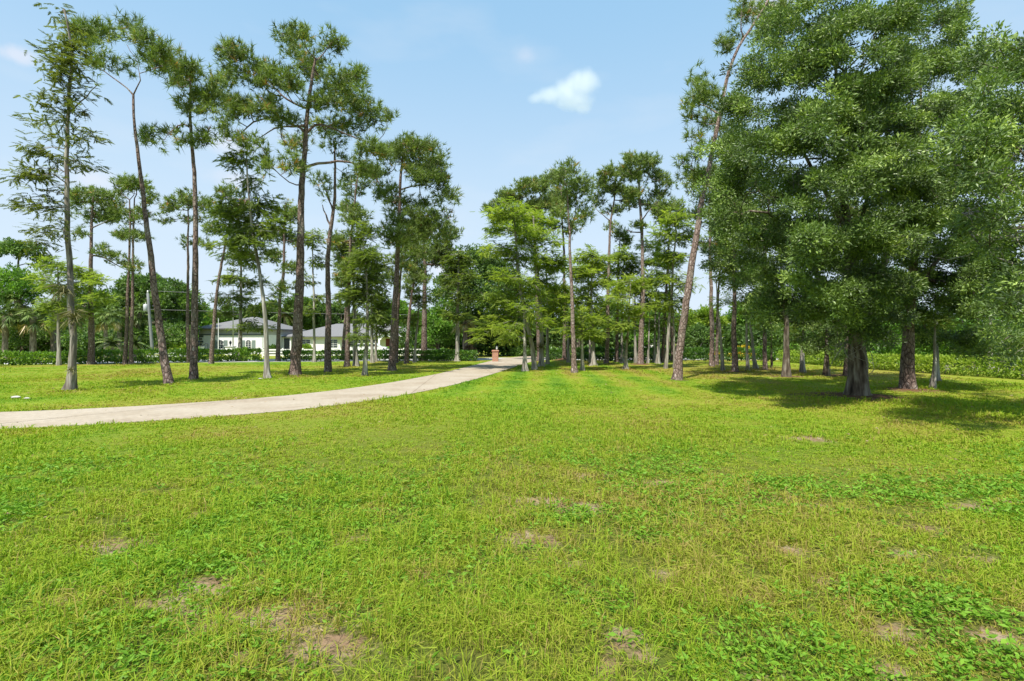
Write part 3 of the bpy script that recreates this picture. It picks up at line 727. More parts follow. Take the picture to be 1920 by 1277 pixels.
tree('cypress', 'dark shelving cypress with flat tiers of foliage between the two arched windows', (449, 677), 7, [(449, 677), (450, 588), (452, 494), (453, 440)],
     [(450, 480, 33, 12), (430, 520, 28, 10), (470, 530, 33, 10), (440, 560, 38, 10), (480, 577, 33, 8), (420, 587, 26, 7), (470, 612, 36, 8)], group=GC, leafmat='cypress_leaf_dull', straw=.25)
tree('cypress', 'very thin whitish cypress alone in the gap right behind the biggest pine', (589, 679), 5, [(589, 679), (588, 588), (587, 481), (586, 430)],
     [(590, 450, 23, 13), (600, 490, 20, 10), (570, 530, 20, 8), (605, 560, 20, 8), (578, 582, 18, 6)], group=GC, leafmat='cypress_leaf_dull')
tree('pine', 'rough-barked pine with a long low limb, standing right behind the bulging-base cypress', (171, 683), 11, [(171, 682), (169, 588), (169, 541), (171, 463), (172, 416), (175, 365)],
     [(170, 365, 38, 16), (205, 375, 20, 16), (140, 380, 16, 10), (180, 405, 38, 13), (215, 400, 18, 13), (215, 480, 20, 10), (190, 470, 16, 8), (235, 500, 11, 7), (230, 440, 13, 10), (150, 440, 16, 7)],
     limbs=[[(170, 475), (190, 479), (215, 495), (235, 505)], [(172, 430), (190, 420), (212, 408)]], group=GP, bare=.5, straw=.35)
tree('pine', 'thin pine of a close pair, the one farther from the utility pole', (235, 684), 7, [(235, 683), (240, 525), (243, 431), (243, 375)], [(235, 350, 23, 16), (225, 400, 18, 18), (250, 410, 16, 12), (240, 440, 23, 10)], group=GP, bare=.6, straw=.3)
tree('pine', 'thin pine of a close pair, with a low separate tuft, nearer the utility pole', (247, 684), 7, [(247, 683), (249, 525), (250, 431), (252, 372)], [(255, 345, 28, 14), (280, 370, 14, 14), (270, 400, 16, 12), (262, 440, 16, 9), (248, 498, 18, 9)], group=GP, bare=.6, straw=.3)
tree('pine', 'slim pine with a flat umbrella crown and one low clump, behind the crooked-arm pine', (354, 680), 7, [(354, 679), (354, 588), (354, 416), (352, 385)],
     [(350, 373, 28, 14), (320, 385, 20, 14), (385, 383, 18, 14), (310, 410, 14, 7), (360, 410, 18, 8), (345, 455, 8, 8), (368, 455, 8, 7)], group=GP, bare=.7)
tree('cypress', 'slim cypress with bright yellow-green tiers beside the bulging-base cypress', (110, 685), 6, [(110, 684.6), (110, 588), (108, 500)],
     [(100, 495, 30, 9), (140, 510, 34, 9), (80, 520, 22, 8), (120, 540, 42, 9), (175, 525, 30, 8), (105, 570, 30, 8), (150, 580, 32, 7), (115, 602, 22, 7), (190, 557, 26, 7)], group=GC, leafmat='cypress_leaf', dens=9)

# --- lawn on the near side of the driveway
tree('cypress', 'short thick pale cypress stem with a flared foot, first tree beside the driveway mouth', (985, 696), 8, [(985, 696), (984, 662), (984, 631), (982, 585)],
     [(965, 565, 28, 9), (992, 580, 28, 9), (948, 612, 28, 8), (962, 630, 30, 7, 1.2), (1012, 602, 20, 8, 1.0)], group=GC, dens=9)
tree('cypress', 'tall crooked pale cypress bending over toward the driveway with many bright tiers', (1003, 693), 9, [(1003, 693), (998, 652), (991, 616), (986, 600), (978, 560), (970, 500), (965, 430), (960, 385)],
     [(955, 395, 43, 11), (928, 402, 22, 7), (960, 430, 48, 11), (938, 470, 40, 11), (985, 480, 38, 12), (965, 520, 43, 10), (990, 545, 38, 10), (938, 560, 40, 9), (918, 612, 30, 8, .8), (945, 592, 38, 8, .8), (900, 630, 18, 6)], group=GC, dens=9, straw=.3)
tree('cypress', 'cypress with a shaggy brown collar low on its stem by the driveway mouth', (1015, 688), 9, [(1015, 688), (1013, 621), (1010, 550), (1005, 480), (1000, 410)],
     [(997, 412, 43, 14), (1010, 450, 43, 14), (1030, 490, 38, 12), (1010, 530, 33, 10), (1040, 560, 28, 9), (1030, 602, 26, 8, 1.0)], group=GC, dens=9, straw=.3)
tree('cypress', 'slim straight pale cypress just past the brown-collared one', (1026, 683), 6, [(1026, 683), (1027, 631), (1026, 560), (1024, 490)], [(1030, 500, 33, 12), (1045, 540, 28, 10), (1030, 580, 28, 9)], group=GC, dens=9)
tree('pine', 'broad dark-crowned pine reaching out over the driveway mouth', (1012, 677), 9, [(1012, 677), (1008, 560), (1003, 440), (1006, 400), (1015, 370)],
     [(1040, 333, 22, 12), (1000, 350, 33, 16), (960, 370, 28, 16), (930, 390, 20, 12), (1015, 385, 38, 16), (965, 405, 38, 12), (1045, 370, 24, 18), (990, 430, 33, 12), (935, 415, 18, 10)], limbs=[[(1003, 440), (980, 420), (945, 395)], [(1004, 430), (1020, 400), (1040, 370)]], group=GP, bare=.7, dens=9)
tree('pine', 'brown pine rising from a mound of orange needles beside a thin white stem', (1058, 677), 7, [(1058, 678), (1060, 600), (1058, 500), (1055, 420), (1052, 350)],
     [(1058, 330, 22, 14), (1055, 385, 22, 13), (1040, 420, 18, 11), (1070, 430, 16, 10)], group=GP, bare=.6, straw=1.15, mound=.22)
tree('cypress', 'thin white cypress stem at the edge of the orange needle mound', (1066, 680), 5, [(1066, 680), (1065, 620), (1063, 550)], [(1060, 560, 24, 9), (1070, 598, 24, 8)], group=GC)
tree('pine', 'tall pale pine with a long wavy stem, nearest of the trees past the driveway mouth', (1077, 699), 9, [(1077, 699), (1075, 641), (1073, 600), (1072, 551), (1069, 490), (1068, 453), (1065, 400), (1062, 350)],
     [(1065, 318, 23, 12), (1085, 345, 23, 16), (1060, 350, 18, 13), (1100, 365, 12, 16), (1050, 400, 18, 11), (1085, 410, 23, 11), (1100, 395, 12, 11), (1075, 375, 20, 12)], limbs=[[(1068, 440), (1078, 415), (1080, 370), (1084, 340)]], group=GP, bark='pine_bark_pale', bare=.75, flare=.6, dens=8)
tree('cypress', 'short grey cypress with a splayed foot and low bright tiers beside the tall wavy pine', (1091, 695), 6, [(1091, 695), (1091, 641), (1089, 590)], [(1090, 590, 24, 9), (1080, 615, 28, 8), (1105, 627, 20, 7)], group=GC, dens=9)
tree('cypress', 'pale cypress with a wide bell-shaped foot and thick bright tiers in mid grove', (1112, 686), 6, [(1112, 686), (1112, 641), (1110, 600), (1108, 560), (1110, 480)],
     [(1110, 480, 34, 14), (1090, 512, 28, 11), (1125, 530, 34, 11), (1098, 560, 34, 9), (1120, 600, 28, 8), (1105, 627, 26, 7)], group=GC, dens=9, flare=1.4)
tree('pine', 'tall pine with flat-topped crown, rusty foot, before a darker twin trunk', (1136, 682), 8, [(1136, 682), (1138, 628), (1139, 551), (1142, 466), (1144, 415), (1151, 380), (1156, 345)],
     [(1145, 325, 26, 10), (1175, 330, 16, 12), (1125, 345, 16, 14), (1155, 355, 28, 12), (1120, 375, 12, 11), (1175, 370, 16, 12), (1150, 395, 18, 7)], limbs=[[(1144, 415), (1125, 400), (1112, 385)]], group=GP, bark='pine_bark_pale', bare=.75, straw=.8, dens=9)
tree('pine', 'darker pine half a trunk behind the flat-topped pine, tufts in separate clumps', (1156, 679), 7, [(1156, 679), (1158, 588), (1160, 520), (1163, 440)], [(1163, 440, 18, 11), (1150, 425, 12, 8), (1175, 455, 12, 11), (1158, 480, 14, 8)], group=GP, bare=.6, straw=.5)
tree('cypress', 'small whitish cypress with a snag on its stem standing out before the grove', (1173, 693), 6, [(1173, 693), (1174, 641), (1178, 614), (1180, 580), (1182, 530)],
     [(1180, 530, 34, 11), (1158, 560, 28, 9), (1195, 580, 28, 9), (1170, 612, 28, 8)], limbs=[[(1174, 672), (1170, 668), (1168, 664)]], group=GC, dens=9)
tree('cypress', 'whitish cypress stem touching the thick tan pine', (1193, 683), 6, [(1193, 683), (1191, 615), (1190, 540)], [(1195, 540, 28, 11), (1210, 570, 24, 9), (1185, 590, 20, 8)], group=GC, dens=9)
tree('pine', 'tallest pine of the grove, thick tan trunk and domed crown above all its neighbours', (1201, 684), 11, [(1201, 684), (1202, 628), (1203, 587), (1206, 551), (1205, 440), (1202, 403), (1199, 380), (1198, 330)],
     [(1195, 298, 26, 12), (1220, 303, 18, 12), (1175, 310, 12, 11), (1240, 330, 16, 14), (1205, 330, 28, 12), (1255, 345, 9, 11), (1235, 365, 18, 12), (1190, 360, 18, 11), (1215, 385, 20, 9), (1180, 385, 12, 9), (1240, 400, 16, 11), (1200, 425, 16, 7)],
     limbs=[[(1204, 440), (1190, 437), (1175, 432)], [(1202, 410), (1215, 395), (1232, 383)]], group=GP, bark='pine_bark_pale', bare=.75, straw=1.0, mound=.08, dens=9)
tree('cypress', 'thin dark-stemmed cypress on the needle bed beside the tan pine', (1215, 683), 4, [(1215, 683), (1216, 628), (1219, 550)], [(1220, 555, 20, 9), (1208, 580, 16, 8)], group=GC, straw=.5)
tree('cypress', 'mossy grey cypress with a slight lean, between the tan pine and tall white stem', (1233, 682), 7, [(1233, 682), (1234, 620), (1238, 570)], [(1238, 578, 24, 9), (1225, 610, 20, 7), (1250, 600, 16, 7)], group=GC, leafmat='cypress_leaf_dull')
tree('cypress', 'tall slim white-stemmed cypress just before the leaning pine, foliage high and bright', (1249, 691), 6, [(1249, 691), (1253, 628), (1257, 560), (1262, 500), (1267, 450), (1268, 400)],
     [(1268, 410, 28, 14), (1250, 440, 28, 12), (1285, 440, 23, 12), (1260, 480, 34, 12), (1245, 520, 28, 10), (1275, 530, 24, 10), (1250, 572, 24, 9)], group=GC, dens=9)
tree('cypress', 'pale cypress stem almost touching the foot of the leaning pine', (1265, 690), 5, [(1265, 690), (1263, 628), (1261, 560)], [(1262, 560, 24, 9), (1275, 602, 18, 8)], group=GC)
tree('pine', 'straight pine with a bright round crown behind the tall slim white stem', (1241, 680), 7, [(1241, 680), (1248, 560), (1255, 450), (1256, 400)], [(1255, 388, 27, 13), (1275, 405, 14, 13), (1235, 400, 12, 10), (1255, 415, 18, 9)], group=GP, bare=.8, dens=9)
tree('pine', 'dark brown pine stem at the hedge directly behind the foot of the leaning pine', (1262, 679), 8, [(1262, 679), (1259, 600), (1257, 560), (1250, 470)], [(1245, 478, 16, 11), (1260, 500, 14, 9)], group=GP, bare=.6)
tree('pine', 'tall leaning pine with pale flaky bark, front of the grove, tilting toward the oaks', (1270, 712), 15, [(1270, 712), (1276, 641), (1284, 587), (1296, 500), (1317, 372), (1337, 274), (1349, 219), (1368, 129), (1392, 78), (1419, 39), (1440, 0)],
     [(1395, 25, 26, 20), (1440, 20, 33, 20), (1480, 30, 24, 18), (1372, 70, 15, 11), (1365, 95, 15, 14), (1310, 150, 20, 12), (1330, 180, 33, 20), (1300, 205, 20, 16), (1335, 225, 24, 16), (1310, 258, 16, 11), (1285, 315, 16, 14), (1310, 330, 20, 16), (1305, 290, 13, 11), (1430, 60, 20, 12)],
     limbs=[[(1392, 78), (1385, 50), (1390, 20)], [(1349, 215), (1330, 200), (1310, 195)], [(1325, 330), (1312, 325), (1295, 318)]], group=GP, bark='pine_bark_pale', bare=.5, straw=.55, flare=.35, dens=8)
tree('pine', 'straight pinkish pine in front of the dark hedge, first one past the leaning pine', (1334, 688), 9, [(1334, 688), (1334, 630), (1333, 560), (1331, 372), (1330, 315)],
     [(1325, 330, 28, 22), (1302, 345, 16, 12), (1335, 370, 24, 14), (1310, 400, 20, 18), (1345, 420, 18, 14), (1320, 460, 18, 12), (1345, 470, 20, 14)], group=GP, bark='pine_bark_pale', bare=.5, straw=.6)
tree('pine', 'thinner brown pine standing close behind the straight pinkish pine', (1343, 685), 6, [(1343, 685), (1345, 600), (1348, 520), (1350, 430)], [(1350, 430, 23, 18), (1360, 480, 18, 18), (1362, 520, 18, 14)], group=GP, bare=.5)
tree('cypress', 'pale slanting cypress stem curving across the two pines behind it', (1356, 697), 6, [(1356, 697), (1351, 639), (1345, 588), (1342, 520)], [(1345, 520, 20, 10), (1355, 560, 18, 8)], group=GC)
tree('pine', 'strong purplish-brown pine with a ring of dark mulch, before the yellow shrub', (1379, 698), 11, [(1379, 698), (1377, 630), (1377, 588), (1376, 500), (1375, 410)], [(1380, 400, 38, 36), (1370, 480, 28, 23), (1400, 520, 28, 18), (1390, 450, 30, 22), (1385, 330, 36, 44), (1365, 270, 28, 40), (1355, 440, 24, 30)], group=GP, bare=.4, straw=.9, mound=.06, dens=7)
tree('cypress', 'half dark, half pale cypress stem right before the yellow shrub', (1401, 697), 6, [(1401, 697), (1399, 630), (1398, 550)], [(1400, 556, 24, 10), (1410, 590, 16, 8)], group=GC, leafmat='cypress_leaf_dull')
tree('cypress', 'whitish bent cypress stem on the far side of the yellow shrub', (1417, 692), 6, [(1417, 692), (1411, 636), (1406, 602), (1402, 550)], [(1405, 568, 18, 9), (1425, 600, 18, 8)], group=GC, leafmat='cypress_leaf_dull')
tree('pine', 'short visible reddish trunk whose top vanishes into oak foliage', (1434, 693), 8, [(1434, 693), (1434, 640), (1435, 540), (1436, 430)], [(1436, 440, 28, 28), (1425, 500, 24, 20)], group=GP, bare=.5, straw=.5)
tree('broad', 'skinny young leafy tree beside the short reddish trunk', (1447, 690), 4, [(1447, 690), (1447, 640), (1446, 600)], [(1445, 630, 20, 18), (1452, 655, 12, 9)], group=GO, leafmat='broad_leaf', dens=5, bare=.3)

tree('cypress', 'hair-thin white stem close behind the bell-footed pale cypress', (1107, 680), 4, [(1107, 680), (1106, 620), (1104, 560), (1102, 500)], [(1100, 510, 26, 12), (1120, 500, 24, 12), (1092, 545, 24, 10), (1112, 575, 26, 9)], group=GC, dens=8)
tree('cypress', 'thin cypress filling the gap between flat-topped pine and tan pine with green tiers', (1166, 681), 4, [(1166, 681), (1166, 620), (1168, 560), (1170, 480)], [(1170, 480, 26, 13), (1160, 515, 28, 11), (1185, 500, 22, 11), (1175, 545, 28, 10)], group=GC, dens=8)
tree('cypress', 'thin green-tiered cypress in the gap behind the mossy grey one', (1226, 680), 4, [(1226, 680), (1228, 620), (1230, 560), (1232, 480)], [(1230, 490, 26, 13), (1222, 525, 26, 11), (1245, 550, 26, 10), (1218, 460, 20, 10)], group=GC, dens=8)
# --- the oaks
tree('oak', 'grey two-sided oak trunk under low dark foliage, next past the skinny young tree', (1474, 706), 13, [(1474, 706), (1475, 660), (1473, 600), (1465, 520), (1460, 440)],
     [(1410, 420, 70, 70), (1450, 540, 70, 50), (1390, 300, 55, 75), (1470, 590, 55, 35), (1400, 520, 40, 40), (1480, 460, 60, 70), (1370, 380, 45, 60), (1360, 480, 40, 40)], group=GO, seed=51, size=1.35, dens=3.0, nl=30, straw=.9, bare=.4)
tree('cypress', 'pale stump-like cypress foot tangled with moss between two dark oak trunks', (1504, 698), 9, [(1504, 698), (1505, 650), (1506, 600)], [(1508, 610, 26, 14), (1500, 640, 20, 10)], group=GC, leafmat='cypress_leaf_dull', straw=.4)
tree('oak', 'small dark oak whose drooping leaves almost reach the grass', (1549, 705), 10, [(1549, 705), (1550, 660), (1548, 610), (1550, 560)],
     [(1545, 610, 52, 42), (1535, 655, 36, 26), (1565, 655, 22, 24), (1550, 550, 50, 40)], group=GO, seed=53, size=1.3, dens=3.6, nl=32, straw=.8, bare=.2)
tree('pine', 'brown pine trunk close behind the big oak', (1587, 704), 9, [(1587, 704), (1588, 640), (1589, 560), (1592, 420)], [(1595, 420, 40, 50)], group=GP, bare=.6, straw=1.2)
tree('oak', 'largest oak, thick dark trunk with spreading roots and a huge glossy crown', (1608, 746), 33, [(1608, 746), (1609, 700), (1606, 655), (1602, 600), (1592, 500), (1580, 380), (1570, 240), (1565, 120), (1560, 20)],
     [(1555, 60, 130, 100), (1520, -70, 90, 80), (1450, 190, 95, 85), (1560, 230, 120, 100), (1660, 180, 110, 110), (1410, 330, 75, 95), (1500, 390, 110, 110), (1620, 380, 120, 110), (1660, 60, 90, 90), (1430, 470, 75, 70), (1560, 520, 105, 70), (1655, 510, 90, 70), (1500, 580, 75, 38), (1640, 600, 80, 42), (1455, 545, 60, 40), (1390, 240, 60, 70), (1385, 420, 50, 60), (1460, 90, 70, 70), (1420, 560, 50, 35), (1580, 310, 85, 70, -2.6), (1640, 270, 75, 75, -2.6), (1530, 420, 80, 55, -3.0), (1640, 450, 80, 55, -3.0), (1480, 300, 75, 65, -2.2), (1560, 190, 85, 65, -2.4), (1600, 540, 80, 50, -2.6), (1500, 500, 60, 45, -2.8), (1610, -60, 90, 60), (1560, 570, 60, 40)],
     limbs=[[(1604, 640), (1640, 560), (1670, 450), (1690, 320)], [(1602, 610), (1550, 540), (1490, 460), (1440, 400)], [(1592, 500), (1620, 400), (1650, 250)], [(1585, 430), (1530, 330), (1480, 230)], [(1570, 250), (1610, 150), (1640, 60)]],
     group=GO, seed=60, dens=3.0, nl=44, size=1.12, straw=1.5, mound=.10, roots=8, bare=.28, dead=[(1590, 640), (1625, 645), (1560, 600), (1500, 520), (1440, 450), (1600, 330), (1480, 300)])
tree('oak', 'reddish flaky trunk ringed by mulch under glossy foliage, second from the largest oak', (1703, 732), 22, [(1703, 732), (1702, 690), (1704, 640), (1708, 560), (1716, 400), (1722, 230), (1726, 80)],
     [(1740, 250, 80, 90), (1730, 110, 70, 80), (1790, 380, 90, 75), (1720, 400, 80, 80), (1700, 590, 75, 50), (1770, 500, 85, 70), (1800, 600, 70, 55), (1830, 520, 60, 70), (1740, 640, 50, 22), (1730, 10, 60, 50), (1800, 480, 80, 70), (1850, 460, 60, 60), (1860, 560, 60, 60), (1800, 300, 60, 60), (1770, 130, 60, 60), (1860, 620, 60, 30), (1890, 645, 45, 24), (1840, 650, 40, 18), (1800, 640, 40, 18), (1690, 520, 60, 50), (1690, 300, 60, 70), (1700, 430, 60, 60), (1660, 200, 50, 60), (1760, 330, 70, 60, -2.2), (1720, 200, 60, 60, -2), (1810, 200, 50, 60), (1850, 250, 50, 60), (1790, 55, 45, 45), (1810, 130, 50, 50), (1760, 20, 50, 40), (1830, 190, 40, 40), (1700, -40, 60, 50), (1690, 380, 60, 60, -2)],
     limbs=[[(1708, 560), (1750, 500), (1800, 430)], [(1716, 400), (1760, 320), (1790, 250)], [(1722, 230), (1700, 150), (1690, 80)]], group=GO, seed=61, dens=3.0, nl=42, size=1.15, straw=1.1, mound=.08, bark='pine_bark', bare=.3, dead=[(1780, 380), (1800, 440), (1760, 470)])
tree('cypress', 'thin pale curved cypress trunk beside the reddish flaky trunk', (1747, 732), 8, [(1747, 732), (1750, 690), (1754, 650), (1752, 600)], [(1755, 610, 22, 12), (1745, 590, 20, 10)], group=GC, leafmat='cypress_leaf_dull')
tree('cypress', 'pale fluted cypress trunk just behind the thin curved one', (1753, 717), 10, [(1753, 717), (1754, 680), (1755, 640), (1756, 590)], [(1756, 600, 24, 12)], group=GC, leafmat='cypress_leaf_dull', straw=.6)
tree('cypress', 'white mottled trunk glimpsed through oak leaves before the sunny side hedge', (1858, 700), 9, [(1858, 700), (1858, 650), (1857, 600), (1855, 540)], [(1856, 560, 30, 20), (1850, 520, 34, 18)], group=GC, leafmat='cypress_leaf_dull')
tree('oak', 'dark oak at the picture edge with sunlit sprays, its trunk out of view', (2010, 800), 40, [(2010, 800), (2010, 700), (2005, 560), (1995, 400), (1985, 220), (1975, 100)],
     [(1880, 170, 70, 80), (1900, 90, 50, 50), (1950, 250, 80, 100), (1880, 330, 75, 60), (1900, 440, 60, 50), (1960, 420, 70, 90), (1885, 590, 50, 45), (1940, 560, 70, 60), (1830, 270, 50, 50), (1980, 100, 70, 80), (2060, 300, 90, 140), (2070, 480, 90, 90), (2150, 260, 90, 110), (2160, 430, 90, 90), (2060, 130, 90, 80), (2220, 350, 70, 90), (2100, 560, 90, 60), (1820, 400, 40, 34), (1850, 220, 60, 60), (1900, 300, 60, 60), (1890, 510, 60, 50), (1870, 100, 40, 40), (1840, 330, 50, 40), (1900, 630, 40, 30), (1910, 200, 50, 50, -1), (1895, 120, 40, 40), (1870, 170, 40, 40), (1915, 90, 40, 40), (1900, 560, 40, 40, -.5), (1870, 270, 45, 45, -1.5), (1860, 400, 45, 40, -.8), (1915, 360, 40, 40, -1)],
     limbs=[[(2000, 500), (1960, 440), (1910, 420), (1870, 430)], [(1995, 400), (1950, 320), (1890, 260)], [(1985, 220), (1940, 170), (1900, 140)]], group=GO, seed=62, dens=3.4, nl=40, size=1.05, straw=1.0, bare=.3, dead=[(1806, 400), (1815, 430), (1880, 440), (1850, 300)])

# ------------------------------------------------------------------ trees beyond the hedges
def btree(label, base, w, trunk, blobs, d, leafmat='broad_leaf', **kw):
    kw.setdefault('dens', 2.2)
    return tree('broad', label, base, w, trunk, blobs, group=GB, d=d, leafmat=leafmat, **kw)
def gy(d): return 640+CAM_H*960/d
btree('broad flat-topped pine silhouette rising over the palms, gaps of sky between its limbs', (25, gy(60)), 9, [(25, 665), (28, 600), (32, 520), (35, 480)],
      [(15, 465, 34, 14), (50, 468, 28, 14), (75, 490, 20, 12), (-20, 470, 30, 16)], 60, leafmat='broad_leaf', bare=.7, dens=3)
btree('bright green leafy tree crowded over the palm crowns beside the flat-topped silhouette', (20, gy(53)), 10, [(20, 668), (18, 600), (15, 540)], [(15, 530, 45, 32), (55, 540, 30, 28), (-20, 560, 40, 40)], 53, leafmat='bright_leaf')
btree('huge dark spreading tree behind the utility pole', (300, gy(63)), 14, [(300, 664), (298, 620), (295, 560)],
      [(285, 545, 45, 30), (325, 560, 42, 34), (360, 580, 28, 34), (240, 565, 40, 36), (300, 600, 55, 32), (352, 615, 18, 28), (225, 610, 40, 30), (335, 620, 32, 22), (250, 530, 30, 18)], 63, dens=2.6)
btree('shady dark tree closing the gap behind the young palm', (170, gy(58)), 10, [(170, 666), (170, 620), (168, 580)], [(160, 570, 50, 34), (120, 600, 50, 34), (190, 615, 45, 30), (60, 610, 50, 36), (0, 620, 50, 34), (200, 570, 30, 26)], 58, dens=2.4)
btree('low dark thicket tree beside the leaning utility pole foot', (265, gy(54)), 8, [(265, 668), (262, 640), (262, 610)], [(255, 628, 40, 24), (300, 632, 36, 22), (215, 636, 35, 20), (335, 634, 18, 16)], 54, dens=2.4)
btree('dark undergrowth tree under the palm crowns, near the picture edge', (40, gy(50)), 8, [(40, 670), (42, 640), (40, 610)], [(30, 632, 45, 24), (90, 635, 45, 22), (145, 638, 36, 20), (-20, 630, 40, 26)], 50, dens=2.4)
btree('round mid-green tree behind the gable end of the white wing', (395, gy(85)), 7, [(395, 658), (394, 620), (395, 590)], [(390, 600, 28, 24), (370, 615, 24, 22)], 85, leafmat='bright_leaf')
btree('yellowish-green tree standing over the roof ridge of the white wing', (480, gy(88)), 7, [(480, 657), (480, 620), (482, 590)], [(480, 590, 30, 16), (510, 598, 28, 16), (450, 596, 24, 14), (505, 578, 24, 14), (430, 588, 22, 14)], 88)
btree('deep green tree behind the join of the two house roofs', (560, gy(88)), 8, [(560, 657), (560, 610), (562, 580)], [(560, 588, 36, 22), (585, 602, 28, 18), (535, 604, 26, 16), (600, 585, 20, 14), (555, 568, 26, 14), (580, 575, 22, 14)], 88, dens=2.6)
btree('rounded tree behind the long grey roof, darker toward the foot', (640, gy(90)), 7, [(640, 657), (640, 610), (640, 590)], [(635, 600, 32, 16), (665, 605, 26, 14), (610, 602, 26, 15), (625, 582, 24, 14)], 90)
btree('leafy tree hanging over the roof beside the white arched entrance', (730, gy(76)), 8, [(730, 660), (728, 610), (725, 570)], [(715, 590, 24, 20), (745, 585, 26, 22), (770, 600, 24, 18)], 76, leafmat='bright_leaf')
btree('bright billowing leafy tree next to the end of the house', (820, gy(50)), 9, [(820, 670), (822, 630), (825, 590)], [(825, 610, 36, 26), (800, 600, 22, 22), (850, 625, 28, 22), (815, 635, 34, 18), (835, 580, 26, 18)], 50, leafmat='bright_leaf', dens=3)
btree('vine-draped dark tree in the wood edge behind the brick pillar', (880, gy(52)), 10, [(880, 669), (878, 600), (876, 540)], [(880, 520, 32, 30), (860, 560, 30, 28), (905, 555, 30, 30), (885, 600, 34, 26), (915, 500, 22, 22), (850, 500, 22, 18), (872, 482, 30, 20), (842, 530, 26, 22), (900, 478, 22, 16), (820, 560, 24, 20)], 52, dens=2.6)
btree('tall full tree filling the gap above the driveway mouth', (930, gy(56)), 11, [(930, 667), (930, 600), (932, 540)], [(930, 520, 28, 26), (925, 560, 32, 26), (950, 590, 34, 26), (910, 610, 30, 22), (935, 625, 34, 18), (960, 545, 26, 30), (925, 492, 28, 18), (955, 510, 24, 20)], 56, dens=2.6)
btree('shadowy broad tree across the street, behind the shaggy brown-collared cypress', (1020, gy(58)), 10, [(1020, 666), (1020, 620), (1022, 570)], [(1015, 560, 36, 30), (1000, 610, 38, 28), (1045, 605, 34, 28), (1050, 560, 26, 24), (1030, 640, 40, 14)], 58, dens=2.6)
btree('dark screen tree behind the orange needle mound', (1085, gy(54)), 9, [(1085, 668), (1085, 630), (1086, 590)], [(1085, 600, 34, 24), (1110, 625, 34, 18), (1070, 635, 30, 16), (1060, 600, 20, 18)], 54, dens=2.6)
btree('dusky green tree across the street behind the flat-topped pine', (1150, gy(57)), 9, [(1150, 667), (1150, 620), (1152, 590)], [(1145, 580, 30, 24), (1165, 610, 36, 22), (1130, 615, 28, 20), (1155, 640, 40, 12)], 57, dens=2.6)
btree('fresh green tree across the street behind the thick tan pine', (1215, gy(55)), 8, [(1215, 668), (1215, 620), (1218, 590)], [(1215, 600, 34, 24), (1240, 615, 28, 20), (1200, 632, 36, 16), (1250, 590, 20, 16)], 55, leafmat='bright_leaf', dens=2.6)
btree('sunny yellow-green tree filling the gap past the leaning pine', (1305, gy(55)), 9, [(1305, 668), (1306, 620), (1308, 590)], [(1305, 595, 34, 24), (1335, 600, 26, 22), (1285, 620, 28, 22), (1320, 630, 36, 18)], 55, leafmat='lime_leaf', dens=3)
btree('darker leafy shrub tree with pale forked stems before the sunny yellow-green tree', (1306, gy(49)), 4, [(1306, 671), (1302, 655), (1298, 635)], [(1300, 630, 22, 20), (1318, 625, 16, 16), (1288, 645, 14, 12)], 49, leafmat='broad_leaf', bark='cypress_bark', dens=4, bare=.2,
      limbs=[[(1306, 665), (1312, 650), (1322, 632)]])
btree('light green tree standing over the yellow shrub', (1400, gy(58)), 8, [(1400, 666), (1400, 620), (1402, 590)], [(1400, 590, 36, 24), (1425, 610, 30, 22), (1375, 615, 26, 22), (1440, 580, 24, 20)], 58, leafmat='bright_leaf', dens=2.6)
btree('leafy screen tree behind the grey two-sided oak trunk', (1490, gy(52)), 9, [(1490, 669), (1490, 630), (1490, 590)], [(1480, 600, 44, 36), (1530, 610, 44, 34), (1500, 640, 44, 16)], 52, leafmat='broad_leaf', dens=2.6)
btree('dark green tree beyond the corner where the two hedges meet', (1580, gy(46)), 9, [(1580, 673), (1580, 630), (1580, 580)], [(1575, 580, 50, 40), (1620, 610, 45, 32), (1560, 640, 44, 16), (1610, 560, 40, 30)], 46, dens=2.6)
btree('mid-green tree beyond the sunny side hedge behind the reddish flaky trunk', (1690, gy(40)), 9, [(1690, 678), (1690, 630), (1690, 580)], [(1690, 590, 60, 40), (1660, 630, 40, 22), (1720, 630, 44, 24), (1690, 530, 50, 40)], 40, dens=2.8)
btree('shaded tree beyond the sunny side hedge behind the white mottled trunk', (1830, gy(34)), 10, [(1830, 685), (1830, 630), (1830, 570)], [(1820, 560, 70, 50), (1870, 600, 60, 40), (1790, 610, 50, 34), (1850, 500, 60, 50), (1925, 580, 50, 60)], 34, dens=2.8)
btree('leafy tree beyond the side hedge at the far picture edge, mostly hidden', (1960, gy(28)), 11, [(1960, 695), (1960, 630), (1960, 560)], [(1950, 560, 70, 70), (1990, 620, 60, 40), (1930, 630, 40, 30)], 28, dens=3)

